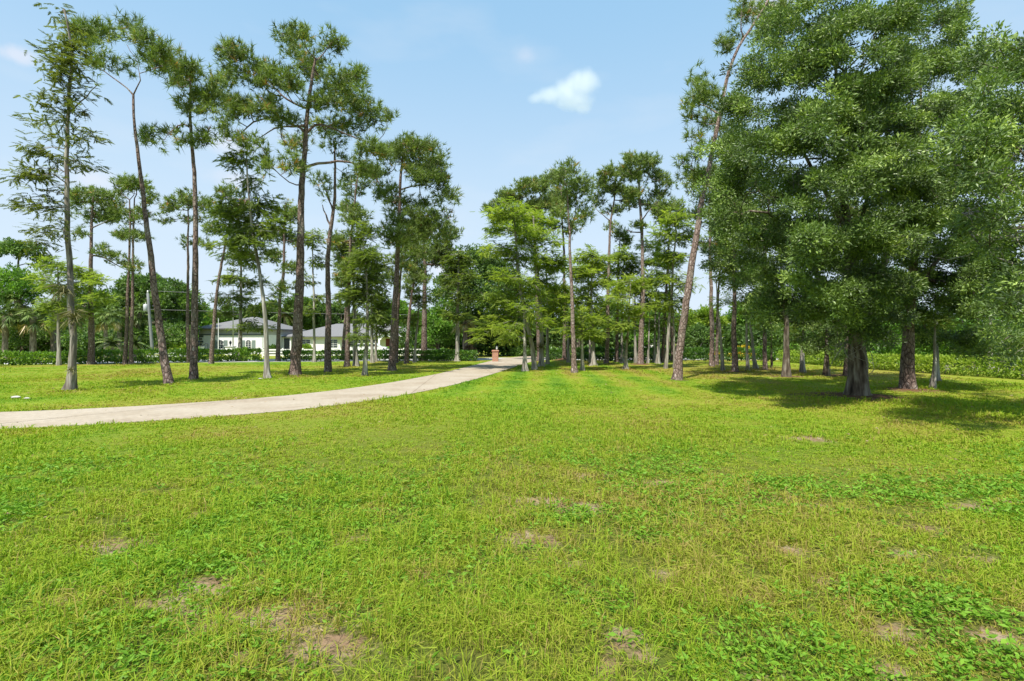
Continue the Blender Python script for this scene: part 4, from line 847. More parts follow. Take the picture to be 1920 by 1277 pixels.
def shrub(label, px, d, rx, ry, leafmat, name='shrub', cat='shrub', n=None, sz=1.0, group=None, base_z=0.0):
    rg = np.random.default_rng(int(px*11+d))
    O = np.array([(px-960)/960*d, d, base_z]); k = d/960
    a, c = rx*k, ry*k
    root = empty(name, O, label, cat, group)
    nT = n or int(60+60*a*c)
    b = MB()
    u = unit(rg.normal(size=(nT, 3)))*(rg.random((nT, 1))**.4); u[:, 2] = np.abs(u[:, 2]*.9+.12)
    tips = u*np.array([a, min(a, 1.6), 2*c])*np.array([.9, .9, .92])
    for q in tips[:10]: b.tube(np.array([[rg.normal()*.05, rg.normal()*.05, 0], q*.5+rg.normal(size=3)*.04, q]), np.array([.03, .02, .008]), 5)
    b.build('stem', M['twig'], root, smooth=True)
    m = 26; sp = max(.16, .45*min(a, c)/2)
    q = unit(rg.normal(size=(nT*m, 3)))*(rg.random((nT*m, 1))**.5)*sp
    P = np.repeat(tips, m, 0)+q; P[:, 2] = np.maximum(P[:, 2], .04)
    D = unit(q/sp+np.repeat(unit(tips), m, 0)*.6+rg.normal(size=q.shape)*.5)
    L = max(.07, .0042*d)*sz*rg.uniform(.7, 1.25, len(P))
    V, F = leaves(P, D, L, L*.5, rg, .25)
    tint = np.clip(np.repeat(rg.normal(.5, .2, nT), m)+rg.normal(0, .15, nT*m), 0, 1)
    mesh_np('foliage', V, [F], M[leafmat], root, attrs={'tint': np.repeat(tint, 4)})
    return root
shrub('vivid yellow-leaved shrub behind the front hedge', 1392, 46, 24, 13, 'yellow_leaf', 'yellow_shrub')
shrub('small yellow-leaved shrub glimpsed beside the straight pinkish pine', 1340, 47, 9, 9, 'yellow_leaf', 'yellow_shrub')
shrub('rounded bright bush swelling out of the hedge near the brick pillar', 830, 44, 26, 11, 'bright_leaf')
shrub('clipped low bush poking above the hedge below the palms', 50, 36.5, 16, 9, 'hedge_leaf')
shrub('dark dome of leaves below the sunny yellow-green tree', 1330, 50, 26, 14, 'broad_leaf')
shrub('feathery pale bush before the white wing, beside a lantern pedestal', 456, 58, 11, 7, 'bright_leaf')
shrub('tangled yellowish bushes between utility pole and white wing', 335, 54, 22, 14, 'lime_leaf')
shrub('small sprawling bush under the tangled yellowish bushes', 365, 52, 12, 10, 'bright_leaf')
shrub('rich green round bush before the white arched entrance', 728, 58, 13, 9, 'bright_leaf')
shrub('spiky dark bush in front of the recessed porch', 510, 60, 14, 9, 'broad_leaf')
shrub('light green hanging bush before the long grey roof', 575, 59, 14, 11, 'lime_leaf')
shrub('grey-green bush at the foot of the wood beyond the driveway mouth', 975, 55, 26, 10, 'broad_leaf')
shrub('leafy bush on the street side of the wood by the pale gate cypress stems', 1030, 52, 30, 11, 'broad_leaf')
shrub('dim bush at the far street edge behind the bell-footed cypress', 1110, 52, 34, 11, 'bright_leaf')
shrub('dim bush at the far street edge behind the tan pine', 1190, 52, 34, 12, 'broad_leaf')
shrub('pale bush at the far street edge before the fresh green tree', 1250, 52, 26, 12, 'bright_leaf')
shrub('bright bush at the far street edge behind the short reddish trunk', 1440, 50, 28, 13, 'bright_leaf')

def palm(label, px, d, base_w, crown_py, fr=1.3, n=26, name='palm_tree', dry=5, pinn=False, lean=0):
    rg = np.random.default_rng(int(px*5+d))
    O = np.array([(px-960)/960*d, d, 0.0]); H = CAM_H-(crown_py-640)/960*d
    root = empty(name, O, label, 'palm', 'palms behind the hedge')
    P = np.array([[lean*(1-t)*-1, 0, H*t-.1] for t in np.linspace(0, 1, 10)])
    V, F = tube(P, np.full(10, base_w/2*d/960), 10, .12, None, rg); mesh_np('trunk', V, [F], M['palm_bark'], root, smooth=True)
    top = P[-1]
    OO, DD, LL, TT = [], [], [], []
    ribs = MB()
    for i in range(n):
        az = i*2.4+rg.normal()*.2; el = R(75)-R(125)*(i/n)+rg.normal()*.12
        d_ = np.array([math.cos(az)*math.cos(el), math.sin(az)*math.cos(el), math.sin(el)])
        L = fr*rg.uniform(.85, 1.1)
        t = np.linspace(0, 1, 6); C = top+d_*(L*t)[:, None]+np.array([0, 0, -1.])*(.45*L*t**2)[:, None]
        ribs.tube(C, np.linspace(.022, .008, 6), 4)
        old = .95 if i >= n-dry else rg.uniform(.1, .8)
        tang = unit(C[-1]-C[-2]); sd = unit(np.cross(tang, [0, 0, 1.])); up = np.cross(sd, tang)
        if pinn:
            for k in range(26):
                s_ = k/25; p = C[0]+(C[-1]-C[0])*s_; p = np.array([np.interp(s_, t, C[:, q]) for q in range(3)])
                for sg in (-1, 1):
                    v = unit(sd*sg*.8+tang*.55+np.array([0, 0, .15-.35*s_])+rg.normal(size=3)*.08)
                    OO.append(p); DD.append(v); LL.append(fr*.34*(1.1-.6*s_)); TT.append(old)
        else:
            q = C[3]
            for k in range(22):
                a = -1.9+3.8*k/21
                v = unit(tang*math.cos(a)+sd*math.sin(a)+up*rg.normal()*.12+np.array([0, 0, -.25])+rg.normal(size=3)*.05)
                OO.append(q); DD.append(v); LL.append(fr*.62*rg.uniform(.8, 1.1)*(1-.2*abs(a)/1.9)); TT.append(old)
    OO, DD = np.array(OO), np.array(DD)
    V, F = needles(OO, DD, np.array(LL), .0022*d+.03, rg, unit(np.cross(DD, np.array([0.1, .2, 1.]))))
    mesh_np('crown', V, [F], M['palm_leaf'], root, attrs={'tint': np.repeat(np.array(TT)+rg.normal(0, .05, len(TT)), 3)})
    ribs.build('frond_stalk', M['palm_leaf'], root, smooth=True)
    return root
palm('cabbage palm at the picture edge with a shaggy skirt of old fronds', 10, 47, 9, 590, 1.7)
palm('cabbage palm with a wide full head over the clipped low bush', 62, 48, 10, 592, 1.9)
palm('tall cabbage palm peeping over two shorter palm heads', 38, 52, 9, 560, 1.6)
palm('cabbage palm head tucked behind the bulging-base cypress', 100, 50, 9, 575, 1.7)
palm('cabbage palm with a slim bare trunk showing above the hedge', 198, 46, 6, 590, 1.5)
palm('cabbage palm head beside the close pair of thin pines', 225, 50, 8, 588, 1.5)
palm('cabbage palm with a reddish slanting trunk beside the utility pole', 262, 51, 7, 585, 1.5, lean=.5)
palm('short young palm with arching bright fronds rising from behind the hedge', 211, 40, 5, 640, 1.35, 16, 'young_palm', 0, True)
palm('short young palm behind the close pair of thin pines', 254, 42, 5, 641, 1.2, 14, 'young_palm', 0, True)
palm('palm head above the long grey roof', 665, 86, 6, 592, 2.2, 22, 'palm_tree', 3, True)
palm('palm head above the join of the two house roofs', 535, 84, 6, 585, 2.2, 22, 'palm_tree', 3, True)
palm('palm hung with dead fronds before the vine-draped dark tree', 872, 47, 9, 600, 1.5, 22, 'palm_tree', 12)

# far wood closing the view all round: nobody could count these trees
def far_wood():
    rg = np.random.default_rng(3); nz_ = Noise2(5)
    n = 26000
    th = rg.uniform(-1.25, 1.25, n); rad = rg.uniform(112, 150, n)
    x = rad*np.sin(th)*1.3; y = rad*np.cos(th)*.9+20
    top = 4.2+3.6*nz_.fbm(x*.06+50, y*.02+9, 3)+1.2*nz_(x*.4+9, y*.1+3)
    z = top*rg.random(n)**.6
    P = np.stack([x, y, z], 1)
    D = unit(rg.normal(size=(n, 3))+np.array([0, -.4, .5])); L = rg.uniform(.7, 1.5, n)
    V, F = leaves(P, D, L, L*.6, rg, .2)
    tint = np.clip(nz_.fbm(x*.15+3, z*.3+8, 2)*1.2-.1+rg.normal(0, .12, n), 0, 1)
    o = mesh_np('far_woods', V, [F], M['broad_leaf'], attrs={'tint': np.repeat(tint, 4)})
    tag(o, kind='stuff')
far_wood()
def undergrowth(P, h, dp, n, seed, mat):
    rg = np.random.default_rng(seed); P = resample(np.asarray(P, float), 30); nz_ = Noise2(seed)
    s = np.linspace(0, 1, 30); u = rg.random(n); L_ = np.sum(np.linalg.norm(np.diff(P, axis=0), axis=1))
    x = np.interp(u, s, P[:, 0])+rg.uniform(-.5, .5, n)*dp; y = np.interp(u, s, P[:, 1])+rg.uniform(-.5, .5, n)*dp
    top = h*(.35+1.1*nz_.fbm(u*L_*.35+4, y*.3+2, 3)); z = .05+top*rg.random(n)**.7
    d = np.hypot(x, y); L = .0075*d*rg.uniform(.7, 1.3, n)
    V, F = leaves(np.stack([x, y, z], 1), unit(rg.normal(size=(n, 3))+np.array([0, -.4, .4])), L, L*.55, rg, .25)
    tint = np.clip(.35+.8*(nz_.fbm(u*L_*.6+9, z*1.2+2, 2)-.5)+rg.normal(0, .14, n), 0, 1)
    tag(mesh_np('undergrowth', V, [F], M[mat], attrs={'tint': np.repeat(tint, 4)}), kind='stuff')
undergrowth([(-75, 52), (-55, 53), (-46, 54), (-42, 56)], 3.4, 5, 16000, 81, 'broad_leaf')
undergrowth([(-10.5, 55), (-6, 55), (-1.5, 56), (1.5, 60)], 4.2, 5, 12000, 82, 'broad_leaf')
undergrowth([(4, 56), (12, 55), (20, 54), (30, 52), (38, 46)], 3.6, 4, 16000, 83, 'broad_leaf')
undergrowth([(27, 46), (27.5, 38), (28, 30), (30, 20), (33, 10)], 2.4, 3.5, 14000, 84, 'bright_leaf')

# ------------------------------------------------------------------ lawn
gn = Noise2(11); gn2 = Noise2(23)
BARE_PX = [(500, 1165, .20, .12), (540, 1150, .18, .1), (280, 1140, .15, .10), (230, 1125, .12, .07), (400, 1105, .25, .12), (380, 1190, .12, .08), (610, 1215, .22, .13), (440, 1245, .10, .08), (120, 1130, .12, .06), (215, 1020, .16, .10), (370, 968, .2, .08),
           (1660, 1180, .18, .08), (1690, 1190, .12, .05), (1870, 1195, .18, .05), (1670, 1255, .10, .05), (1150, 1260, .12, .06), (1040, 938, .25, .12), (1060, 940, .15, .08), (1000, 1010, .2, .1), (1070, 1060, .16, .08), (960, 965, .15, .1), (1200, 1230, .1, .05),
           (1545, 1085, .22, .06), (1480, 1035, .2, .08), (1530, 950, .35, .14), (1470, 932, .3, .1), (1100, 893, .35, .15), (1520, 822, .5, .25), (1900, 942, .35, .12), (1820, 950, .3, .1), (1735, 990, .2, .1), (1850, 1050, .18, .1), (1700, 1040, .25, .08), (1165, 1195, .12, .08), (790, 1080, .14, .08), (570, 1185, .12, .1), (660, 1020, .2, .1), (1250, 1080, .18, .08), (1330, 1000, .25, .08), (1415, 1120, .15, .08), (1240, 905, .3, .1), (700, 960, .2, .1)]
BARE = [(*ground(px, py)[:2], a*(.72 if px < 900 else .6), b*(.72 if px < 900 else .6)) for px, py, a, b in BARE_PX]
def fields(x, y):
    """tint, bare, straw and height of the lawn at x, y"""
    t = .44+1.2*(gn.fbm(x*.11+40, y*.11+40, 4)-.5)+.7*(gn.fbm(x*.8+7, y*.8+3, 3)-.5)
    # mowing stripes running up the middle of the lawn
    u = x-.06*(y-12)
    stripe = 1.9*np.where((np.abs(u-1.2) < 5.5) & (y > 12), np.sin(u*2*math.pi/1.7), 0)*np.clip((y-12)/8, 0, 1)
    t = t-.16*stripe
    # yellower grass to the right and far, lusher on the left
    t = t-.010*np.clip(x, -10, 14)-.006*np.clip(y-6, 0, 25)+.03
    b = .10+.55*(gn2.fbm(x*.9+11, y*.9+5, 4)-.5)
    for bx, by, a, c in BARE:
        m = (np.abs(x-bx) < 4*a) & (np.abs(y-by) < 4*a)
        if m.any():
            r2 = ((x[m]-bx)/a)**2+((y[m]-by)/max(c*1.3, .08))**2
            b[m] = np.maximum(b[m], .56*np.exp(-r2/5.5)*(.6+.8*gn2.fbm(x[m]*4+13, y[m]*4+19, 3))); b[m] = np.maximum(b[m], (.62+.45*gn2.fbm(x[m]*5+3, y[m]*5+9, 3))*np.exp(-r2*.9)*1.0)
    for px, py, a, c in ((520, 1160, .55, .30), (310, 1135, .40, .22), (400, 1105, .45, .2), (620, 1220, .35, .22), (120, 1135, .3, .15), (1035, 945, .7, .3), (215, 1020, .35, .2), (1000, 1010, .4, .2)):
        g_ = ground(px, py); r2 = ((x-g_[0])/a)**2+((y-g_[1])/c)**2
        b = np.maximum(b, .60*np.exp(-r2*.6)*(.55+.9*gn2.fbm(x*6+31, y*6+17, 3)))
    s = np.zeros(x.shape); hgt = np.zeros(x.shape)
    for sx, sy, rr, k, mh in STRAW:
        m = (np.abs(x-sx) < 2.2*rr+1) & (np.abs(y-sy) < 2.2*rr+1)
        if m.any():
            dx, dy = x[m]-sx, y[m]-sy
            q = np.sqrt(dx*dx+dy*dy)/rr*(.75+.5*gn(dx*2.2+sx, dy*2.2+sy))
            s[m] = np.maximum(s[m], np.clip(1.2-q*.8, 0, 1)); hgt[m] = np.maximum(hgt[m], mh*np.exp(-q*q*1.2))
    return t, b, s, hgt

def axis(lo, hi, segs):
    out = [lo]
    for a, b, st in segs: out += list(np.arange(a, b, st))
    return np.unique(np.round(np.array(out+[hi]), 3))
gx = axis(-2500, 2500, [(-2000, -200, 300), (-200, -50, 12), (-50, -22, 1.0), (-22, -9, .35), (-9, 9, .11), (9, 24, .3), (24, 50, 1.0), (50, 200, 12), (200, 2000, 300)])
gyy = axis(-60, 3000, [(-60, -6, 6), (-6, 1, .5), (1, 9, .10), (9, 18, .2), (18, 45, .4), (45, 100, 3), (100, 400, 30), (400, 2600, 300)])
X, Y = np.meshgrid(gx, gyy); xs, ys = X.ravel(), Y.ravel()
t_, b_, s_, h_ = fields(xs, ys)
near_d = np.min(np.linalg.norm(np.stack([xs, ys], 1)[:, None, :]-np.concatenate([FE[::6], NE[::6]])[None], axis=2), axis=1)
md = np.clip((near_d-.9)/1.2, 0, 1)*np.clip((30-np.hypot(xs, ys))/10, 0, 1)
und = .035*(gn.fbm(xs*.6+3, ys*.6+5, 3)-.5)*md*(~on_drive(xs, ys))
zz_ = und+h_*np.clip(near_d/1.0, 0, 1)
nx, ny = len(gx), len(gyy)
i0 = (np.arange(ny-1)[:, None]*nx+np.arange(nx-1)[None, :]).ravel()
F = np.stack([i0, i0+1, i0+nx+1, i0+nx], 1)
lawn = mesh_np('lawn', np.stack([xs, ys, zz_], 1), [F], M['lawn'], attrs={'tint': t_, 'bare': b_, 'straw': s_, 'cover': np.clip((np.hypot(xs, ys)-3)/11, .22, 1)}, smooth=True)
tag(lawn, kind='structure')
def ground_z(x, y):
    md = 1.0
    return .035*(gn.fbm(x*.6+3, y*.6+5, 3)-.5)*np.clip((30-np.hypot(x, y))/10, 0, 1)

# grass blades
def scatter(dens_fn, ymin, ymax, dmax, rg, margin=4.0):
    out = []
    ys_ = np.arange(ymin, ymax, .5)
    for y in ys_:
        w = 1.12*(y+.5)+margin
        n = rg.poisson(dens_fn(y)*w*2*.5)
        out.append(np.stack([rg.uniform(-w, w, n), rg.uniform(y, y+.5, n)], 1))
    return np.concatenate(out)
def make_grass():
    rg = np.random.default_rng(21)
    # tufts: a handful of blades fan out of each
    k = 7
    def dens(y): return 1350*min(1, (3.2/max(y, .1))**1.75)
    C = scatter(dens, .8, 46, 46, rg)
    foot = np.zeros(len(C))
    extra = []
    for (px, py), (rt, O, Pt) in TREES.items():
        if O[1] < 42 and not any(abs(q[0]-O[0])+abs(q[1]-O[1]) < .01 and q[2] >= .75 for q in STRAW):
            nn = 60 if O[1] < 25 else 30; a = rg.uniform(0, 6.28, nn); q = .16+np.abs(rg.normal(0, .22, nn))+.008*O[1]*rg.random(nn)
            extra.append(np.stack([O[0]+np.cos(a)*q, O[1]+np.sin(a)*q], 1))
    extra = np.concatenate(extra); C = np.concatenate([C, extra]); foot = np.concatenate([foot, np.ones(len(extra))])
    x, y = C[:, 0], C[:, 1]
    t, b, s, hg = fields(x, y)
    s = s*(1-.6*foot)
    clump = gn2.fbm(x*3.1+9, y*3.1+2, 2); dist0 = np.hypot(x, y)
    keep = ~on_drive(x, y)
    keep &= ~((b+rg.normal(0, .22, len(x)) > .60)) & ~(s+rg.normal(0, .15, len(x)) > .62)
    # the lawn stops at the hedges
    keep &= ~((x > 19.6) & (y > 12)) & (y < 41+.02*x-np.where(x < -4, (-4-x)*.26, 0))
    keep &= rg.random(len(x)) < np.clip((clump-.30)*3.0+.30*np.clip((dist0-3.5)/3, 0, 6), .22, 1)
    x, y, t, b, hg, foot = x[keep], y[keep], t[keep], b[keep], hg[keep], foot[keep]
    lush = gn.fbm(x*.45+70, y*.45+20, 3)
    T0 = len(x); dist = np.hypot(x, y)
    sc_ = np.clip(dist/4.0, .8, 7)**.62
    tallt = rg.random(T0) < .10*np.clip(lush*2.4-.5, 0, 1)
    Ht = (.034+.060*np.clip(lush*1.9-.45, 0, 1))*rg.uniform(.6, 1.3, T0)*np.clip(1.22-.030*dist, .55, 1.1)*np.where(tallt, 1.8, 1)
    Ht = Ht*(1+foot*rg.uniform(0, 1.2, T0))
    tt_ = t+rg.normal(0, .12, T0)-.35*np.clip(b-.2, 0, 1)
    R_ = lambda a: np.repeat(a, k)
    n = T0*k
    az = rg.uniform(0, 2*math.pi, n)
    rad = rg.random(n)*.035*R_(sc_)
    bx, by = R_(x)+np.cos(az)*rad, R_(y)+np.sin(az)*rad
    ok = ~on_drive(bx, by)
    az = az+rg.normal(0, .6, n)
    H = R_(Ht)*rg.uniform(.5, 1.25, n)*np.clip(R_(sc_)**.2, .9, 1.3)
    W = .0048*R_(sc_)**1.4*rg.uniform(.6, 1.5, n)
    lean = np.abs(rg.normal(.75, .45, n)); lean = np.where(R_(tallt), lean*.6, lean)
    d = np.stack([np.cos(az), np.sin(az)], 1); sd = np.stack([-d[:, 1], d[:, 0], np.zeros(n)], 1)
    sd = unit(sd+np.stack([rg.normal(size=n)*.35, rg.normal(size=n)*.35, rg.normal(size=n)*.25], 1))
    z0 = np.where(R_(dist) < 8, ground_z(bx, by), 0)+R_(hg)-.012
    B = np.stack([bx, by, z0], 1)
    m1 = B+np.concatenate([d*(H*lean*.38)[:, None], (H*.66)[:, None]], 1)
    tp = B+np.concatenate([d*(H*lean*1.25)[:, None], (H*(1.0-.42*np.clip(lean, 0, 1.9)))[:, None]], 1)
    hw = (W/2)[:, None]
    V = np.stack([B-sd*hw*.8, B+sd*hw*.8, m1+sd*hw, m1-sd*hw, tp], 1)[ok]
    n = len(V); i = np.arange(n)[:, None]*5
    tint = np.clip(R_(tt_)+rg.normal(0, .13, len(ok)), 0.02, 1)
    dry = rg.random(len(ok)) < .02+.45*np.clip(R_(b)-.24, 0, 1); tint[dry] = rg.uniform(0, .16, dry.sum())
    tint = tint[ok]
    o = mesh_np('grass', V.reshape(-1, 3), [i+np.array([[0, 1, 2, 3]]), i+np.array([[3, 2, 4]])], M['grass'], attrs={'tint': np.repeat(tint, 5)})
    tag(o, kind='stuff')
    # low broad-leaved weeds between the blades
    C = scatter(lambda y: 420*min(1, (3.2/max(y, .1))**1.4), .8, 11, 11, rg)
    x, y = C[:, 0], C[:, 1]
    t, b, s, hg = fields(x, y)
    pt = gn2.fbm(x*.55+33, y*.55+61, 3)
    for wx, wy, wr in ((320, 1130, .5), (120, 1190, .5), (450, 1080, .3), (1720, 1130, .55), (1240, 990, .6), (1060, 960, .6), (1450, 1200, .4), (1850, 1240, .35)):
        g_ = ground(wx, wy); pt = np.maximum(pt, .72*np.exp(-((x-g_[0])**2+(y-g_[1])**2)/(2*wr*wr)))
    keep = ~on_drive(x, y) & (rg.random(len(x)) < np.clip((pt-.44)*5, .03, 1)*np.clip((8.5-y)/4, 0, 1)) & (b+rg.normal(0, .1, len(x)) < .5) & (s < .4)
    x, y = x[keep], y[keep]; n = len(x); k = 7
    dist = np.hypot(x, y); sz = np.clip(dist/4, .85, 1.6)**.4*rg.uniform(.7, 1.25, len(dist))
    az = rg.uniform(0, 6.28, (n, 1))+np.arange(k)[None, :]*2.4
    rad = rg.uniform(.0, .035, (n, k))
    P = np.stack([x[:, None]+np.cos(az)*rad, y[:, None]+np.sin(az)*rad, ground_z(x, y)[:, None]+rg.uniform(.012, .06, (n, k))], -1).reshape(-1, 3)
    D = np.stack([np.cos(az), np.sin(az), rg.uniform(-.1, .7, (n, k))], -1).reshape(-1, 3)
    L = (np.repeat(sz, k)*rg.uniform(.022, .050, n*k))
    V, F = leaves(P, D, L, L*rg.uniform(.35, .55, n*k), rg, .3)
    tint = np.repeat(np.clip(np.repeat(rg.normal(.5, .2, n), k)+rg.normal(0, .13, n*k), 0, 1), 4)
    o = mesh_np('weeds', V, [F], M['weed'], attrs={'tint': tint}); tag(o, kind='stuff')
make_grass()
def make_litter():
    rg = np.random.default_rng(77)
    C = scatter(lambda y: 7*min(1, (4/max(y, .1))**1.2), .8, 40, 40, rg)
    tr = [np.stack([O[0]+rg.normal(0, 1.6, 90), O[1]+rg.normal(0, 1.6, 90)], 1) for (rt, O, Pt) in TREES.values() if O[1] < 34]
    C = np.concatenate([C]+tr); C = C[~on_drive(C[:, 0], C[:, 1]) | (rg.random(len(C)) < .3)]
    x, y = C[:, 0], C[:, 1]; n = len(x)
    d = np.hypot(x, y); od = on_drive(x, y); z = np.where(od, .018, ground_z(x, y)*(d < 8)+rg.uniform(.0, .045, n))
    az = rg.uniform(0, 6.28, n); D = np.stack([np.cos(az), np.sin(az), rg.normal(0, .15, n)], 1)
    L = rg.uniform(.02, .055, n)*np.clip(d/7, .8, 1.7)
    V, F = leaves(np.stack([x, y, z], 1), D, L, L*rg.uniform(.12, .5, n), rg, .6)
    tag(mesh_np('leaf_litter', V, [F], M['dry_leaf'], attrs={'tint': np.repeat(rg.random(n), 4)}), kind='stuff')
make_litter()

# ------------------------------------------------------------------ driveway and street
nD = len(FE); cross = 7
tt = np.linspace(0, 1, cross)
Vd = (FE[:, None, :]*(1-tt)[None, :, None]+NE[:, None, :]*tt[None, :, None])
V = np.concatenate([Vd, np.full((nD, cross, 1), .014)], 2)
skL = np.concatenate([FE, np.full((nD, 1), -.05)], 1)[:, None]; skR = np.concatenate([NE, np.full((nD, 1), -.05)], 1)[:, None]
V = np.concatenate([skL, V, skR], 1); c2 = cross+2
i0 = (np.arange(nD-1)[:, None]*c2+np.arange(c2-1)[None, :]).ravel()
tag(mesh_np('driveway', V.reshape(-1, 3), [np.stack([i0, i0+1, i0+c2+1, i0+c2], 1)], M['concrete']), kind='structure')
# saw-cut joints across the slab
jb = MB()
for k in (31, 47, 62, 76, 88):
    a, b = FE[k], NE[min(nD-1, k-6 if k == 31 else k-4)]
    u = unit(b-a); s = np.array([-u[1], u[0]])*.009
    jb.add([(*(a+s), .0165), (*(b+s), .0165), (*(b-s), .0165), (*(a-s), .0165)], [(0, 1, 2, 3)])
o = jb.build('driveway_joint', flat_mat('joint_dirt', (.16, .12, .085), .95, .2, 8)); tag(o, kind='structure')

ST = resample(np.array([(-110, 14), (-60, 29.5), (-36, 36.5), (-3, 44.6), (25, 45.2), (70, 44), (130, 40)]), 80)
Tn = unit(np.gradient(ST, axis=0)); Nn_ = np.stack([-Tn[:, 1], Tn[:, 0]], 1)
def strip(name, o0, o1, z, mat):
    A = np.concatenate([ST+Nn_*o0, np.full((80, 1), z)], 1); B = np.concatenate([ST+Nn_*o1, np.full((80, 1), z)], 1)
    V = np.stack([A, B], 1).reshape(-1, 3); i = np.arange(79)*2
    o = mesh_np(name, V, [np.stack([i, i+2, i+3, i+1], 1)], mat); tag(o, kind='structure'); return o
strip('street', -.9, 5.6, .008, M['asphalt'])

# ------------------------------------------------------------------ hedges
def hedge(label, P, h, dp, leafmat, seed, gap_bottom=.16, leaf=None, dens=1.0, tone=.5):
    rg = np.random.default_rng(seed); P = resample(np.asarray(P, float), 40); nz_ = Noise2(seed)
    s = np.concatenate([[0], np.cumsum(np.linalg.norm(np.diff(P, axis=0), axis=1))]); Lh = s[-1]
    mid = P[20]; d = np.hypot(*mid)
    n = int(Lh*(2*h+dp)*190*dens)
    u = rg.uniform(0, Lh, n); T = unit(np.gradient(P, axis=0))
    cx, cy = np.interp(u, s, P[:, 0]), np.interp(u, s, P[:, 1]); tx, ty = np.interp(u, s, T[:, 0]), np.interp(u, s, T[:, 1])
    hh = h*(.86+.28*nz_.fbm(u*.9, u*0+3, 2)); ww = dp/2*(.8+.4*nz_.fbm(u*.8+40, u*0+9, 2))
    a = rg.uniform(0, 2*math.pi, n); rr = rg.random(n)**.33
    v = np.sign(np.cos(a))*np.abs(np.cos(a))**.6*rr*ww; zc = np.sign(np.sin(a))*np.abs(np.sin(a))**.6*rr
    lowb = gap_bottom*(.4+1.2*nz_.fbm(u*2.2+9, u*0+30, 2))
    z = lowb+(hh-lowb)*(.5+.5*zc)
    # billowing clumps
    v = v+.10*(nz_.fbm(u*2.5+3, z*3+5, 2)-.5); z = z+.10*(nz_.fbm(u*2.3+60, v*3+50, 2)-.5)
    Q = np.stack([cx-ty*v, cy+tx*v, z], 1)
    out = np.stack([-ty*np.cos(a), tx*np.cos(a), np.sin(a)], 1)
    D = unit(out+rg.normal(size=(n, 3))*.6+np.array([0, 0, .35]))
    L = (leaf or .0042*d)*rg.uniform(.7, 1.3, n)
    V, F = leaves(Q, D, L, L*.55, rg, .25)
    tint = np.clip(tone-.05+.5*(nz_.fbm(u*1.4+20, z*2+2, 2)-.5)+rg.normal(0, .15, n), 0, 1)
    root = empty('hedge', (*P[0], 0), label, 'hedge', None)
    sh = np.array([*P[0], 0])
    mesh_np('foliage', V-sh, [F], M[leafmat], root, attrs={'tint': np.repeat(tint, 4)})
    for q in np.arange(.25, Lh, max(.5, Lh/95)):
        q += rg.normal()*.1; c = np.array([np.interp(q, s, P[:, 0]), np.interp(q, s, P[:, 1]), -.03])-sh
        b = MB()
        for k in range(3):
            e = c+np.array([rg.normal()*.16, rg.normal()*.12, h*.55]); b.tube(np.array([c, (c+e)/2+rg.normal(size=3)*.03, e]), np.array([.022, .018, .01]), 5)
        b.build('stem', M['twig'], root, smooth=True)

hedge('dark green front hedge running from the picture edge to the shelving cypress', [ground(-60, 688)[:2], ground(0, 685.5)[:2], ground(240, 681)[:2], ground(489, 677)[:2]], .86, .9, 'hedge_leaf', 71, tone=.8)
hedge('front hedge from the small gap to the brick gate pillar', [ground(531, 676.5)[:2], ground(700, 676)[:2], ground(800, 676.2)[:2], ground(893, 677.0)[:2]], .80, .9, 'hedge_leaf', 72, tone=.5)
hedge('dark front hedge behind the grove, from the driveway mouth to the corner', [(2.9, 42.6), ground(1150, 677)[:2], ground(1350, 677)[:2], (21.2, 41.2)], .98, .9, 'hedge_leaf', 73, tone=.30)
hedge('sunlit yellow-green side hedge beyond the oaks', [(21.4, 40.4), (20.9, 34), (20.8, 28), (21.6, 21.5), (22.6, 15), (23.5, 9)], .84, 1.0, 'lime_leaf', 74, gap_bottom=.08, tone=.8, dens=1.3)

# ------------------------------------------------------------------ gate pillar, mailbox, poles, fence
g = ground(928.5, 678)
p = empty('brick_pillar', (g[0], g[1]+.3, 0), 'short orange brick gate pillar at the driveway mouth', 'gate pillar')
MB().bbox(-.24, .24, -.24, .24, 0, .80, .008).build('shaft', M['brick'], p)
MB().bbox(-.285, .285, -.285, .285, .80, .872, .01).build('cap', M['brick'], p)
MB().bbox(-.245, .245, -.245, .245, .872, .91, .012).build('coping', M['brick'], p)
g = ground(931, 677)
p = empty('lantern_post', ((931.5-960)/960*48, 48, 0), 'small white lantern on a thin post behind the brick pillar', 'lantern')
MB().tube([(0, 0, 0), (0, 0, .84)], .025).build('post', M['black_paint'], p)
b = MB(); b.tube([(0, 0, .84), (0, 0, .86), (0, 0, 1.05), (0, 0, 1.08)], [.04, .075, .085, .04], 6); b.build('lamp_glass', M['lamp_glass'], p)
b = MB(); b.tube([(0, 0, 1.08), (0, 0, 1.12), (0, 0, 1.17)], [.11, .04, .01], 6); b.build('lamp_cap', M['pole'], p)

p = empty('mailbox', ((719.5-960)/960*46, 46, 0), 'white mailbox on a thick tapering white post at the street', 'mailbox')
b = MB(); b.tube([(0, 0, 0), (.02, 0, .3), (.05, 0, .6), (.08, 0, .78)], [.045, .07, .11, .10], 8); b.build('post', M['white'], p, smooth=True)
b = MB(); b.tube([(.06, -.28, .92), (.06, -.27, .92), (.06, .27, .92), (.06, .28, .92)], [.15, .165, .165, .15], 14); bb = b.build('box', M['white'], p, smooth=True)
MB().tube([(.06, -.284, .92), (.06, -.288, .92)], [.10, .10], 14).build('door', M['dark_trim'], p)

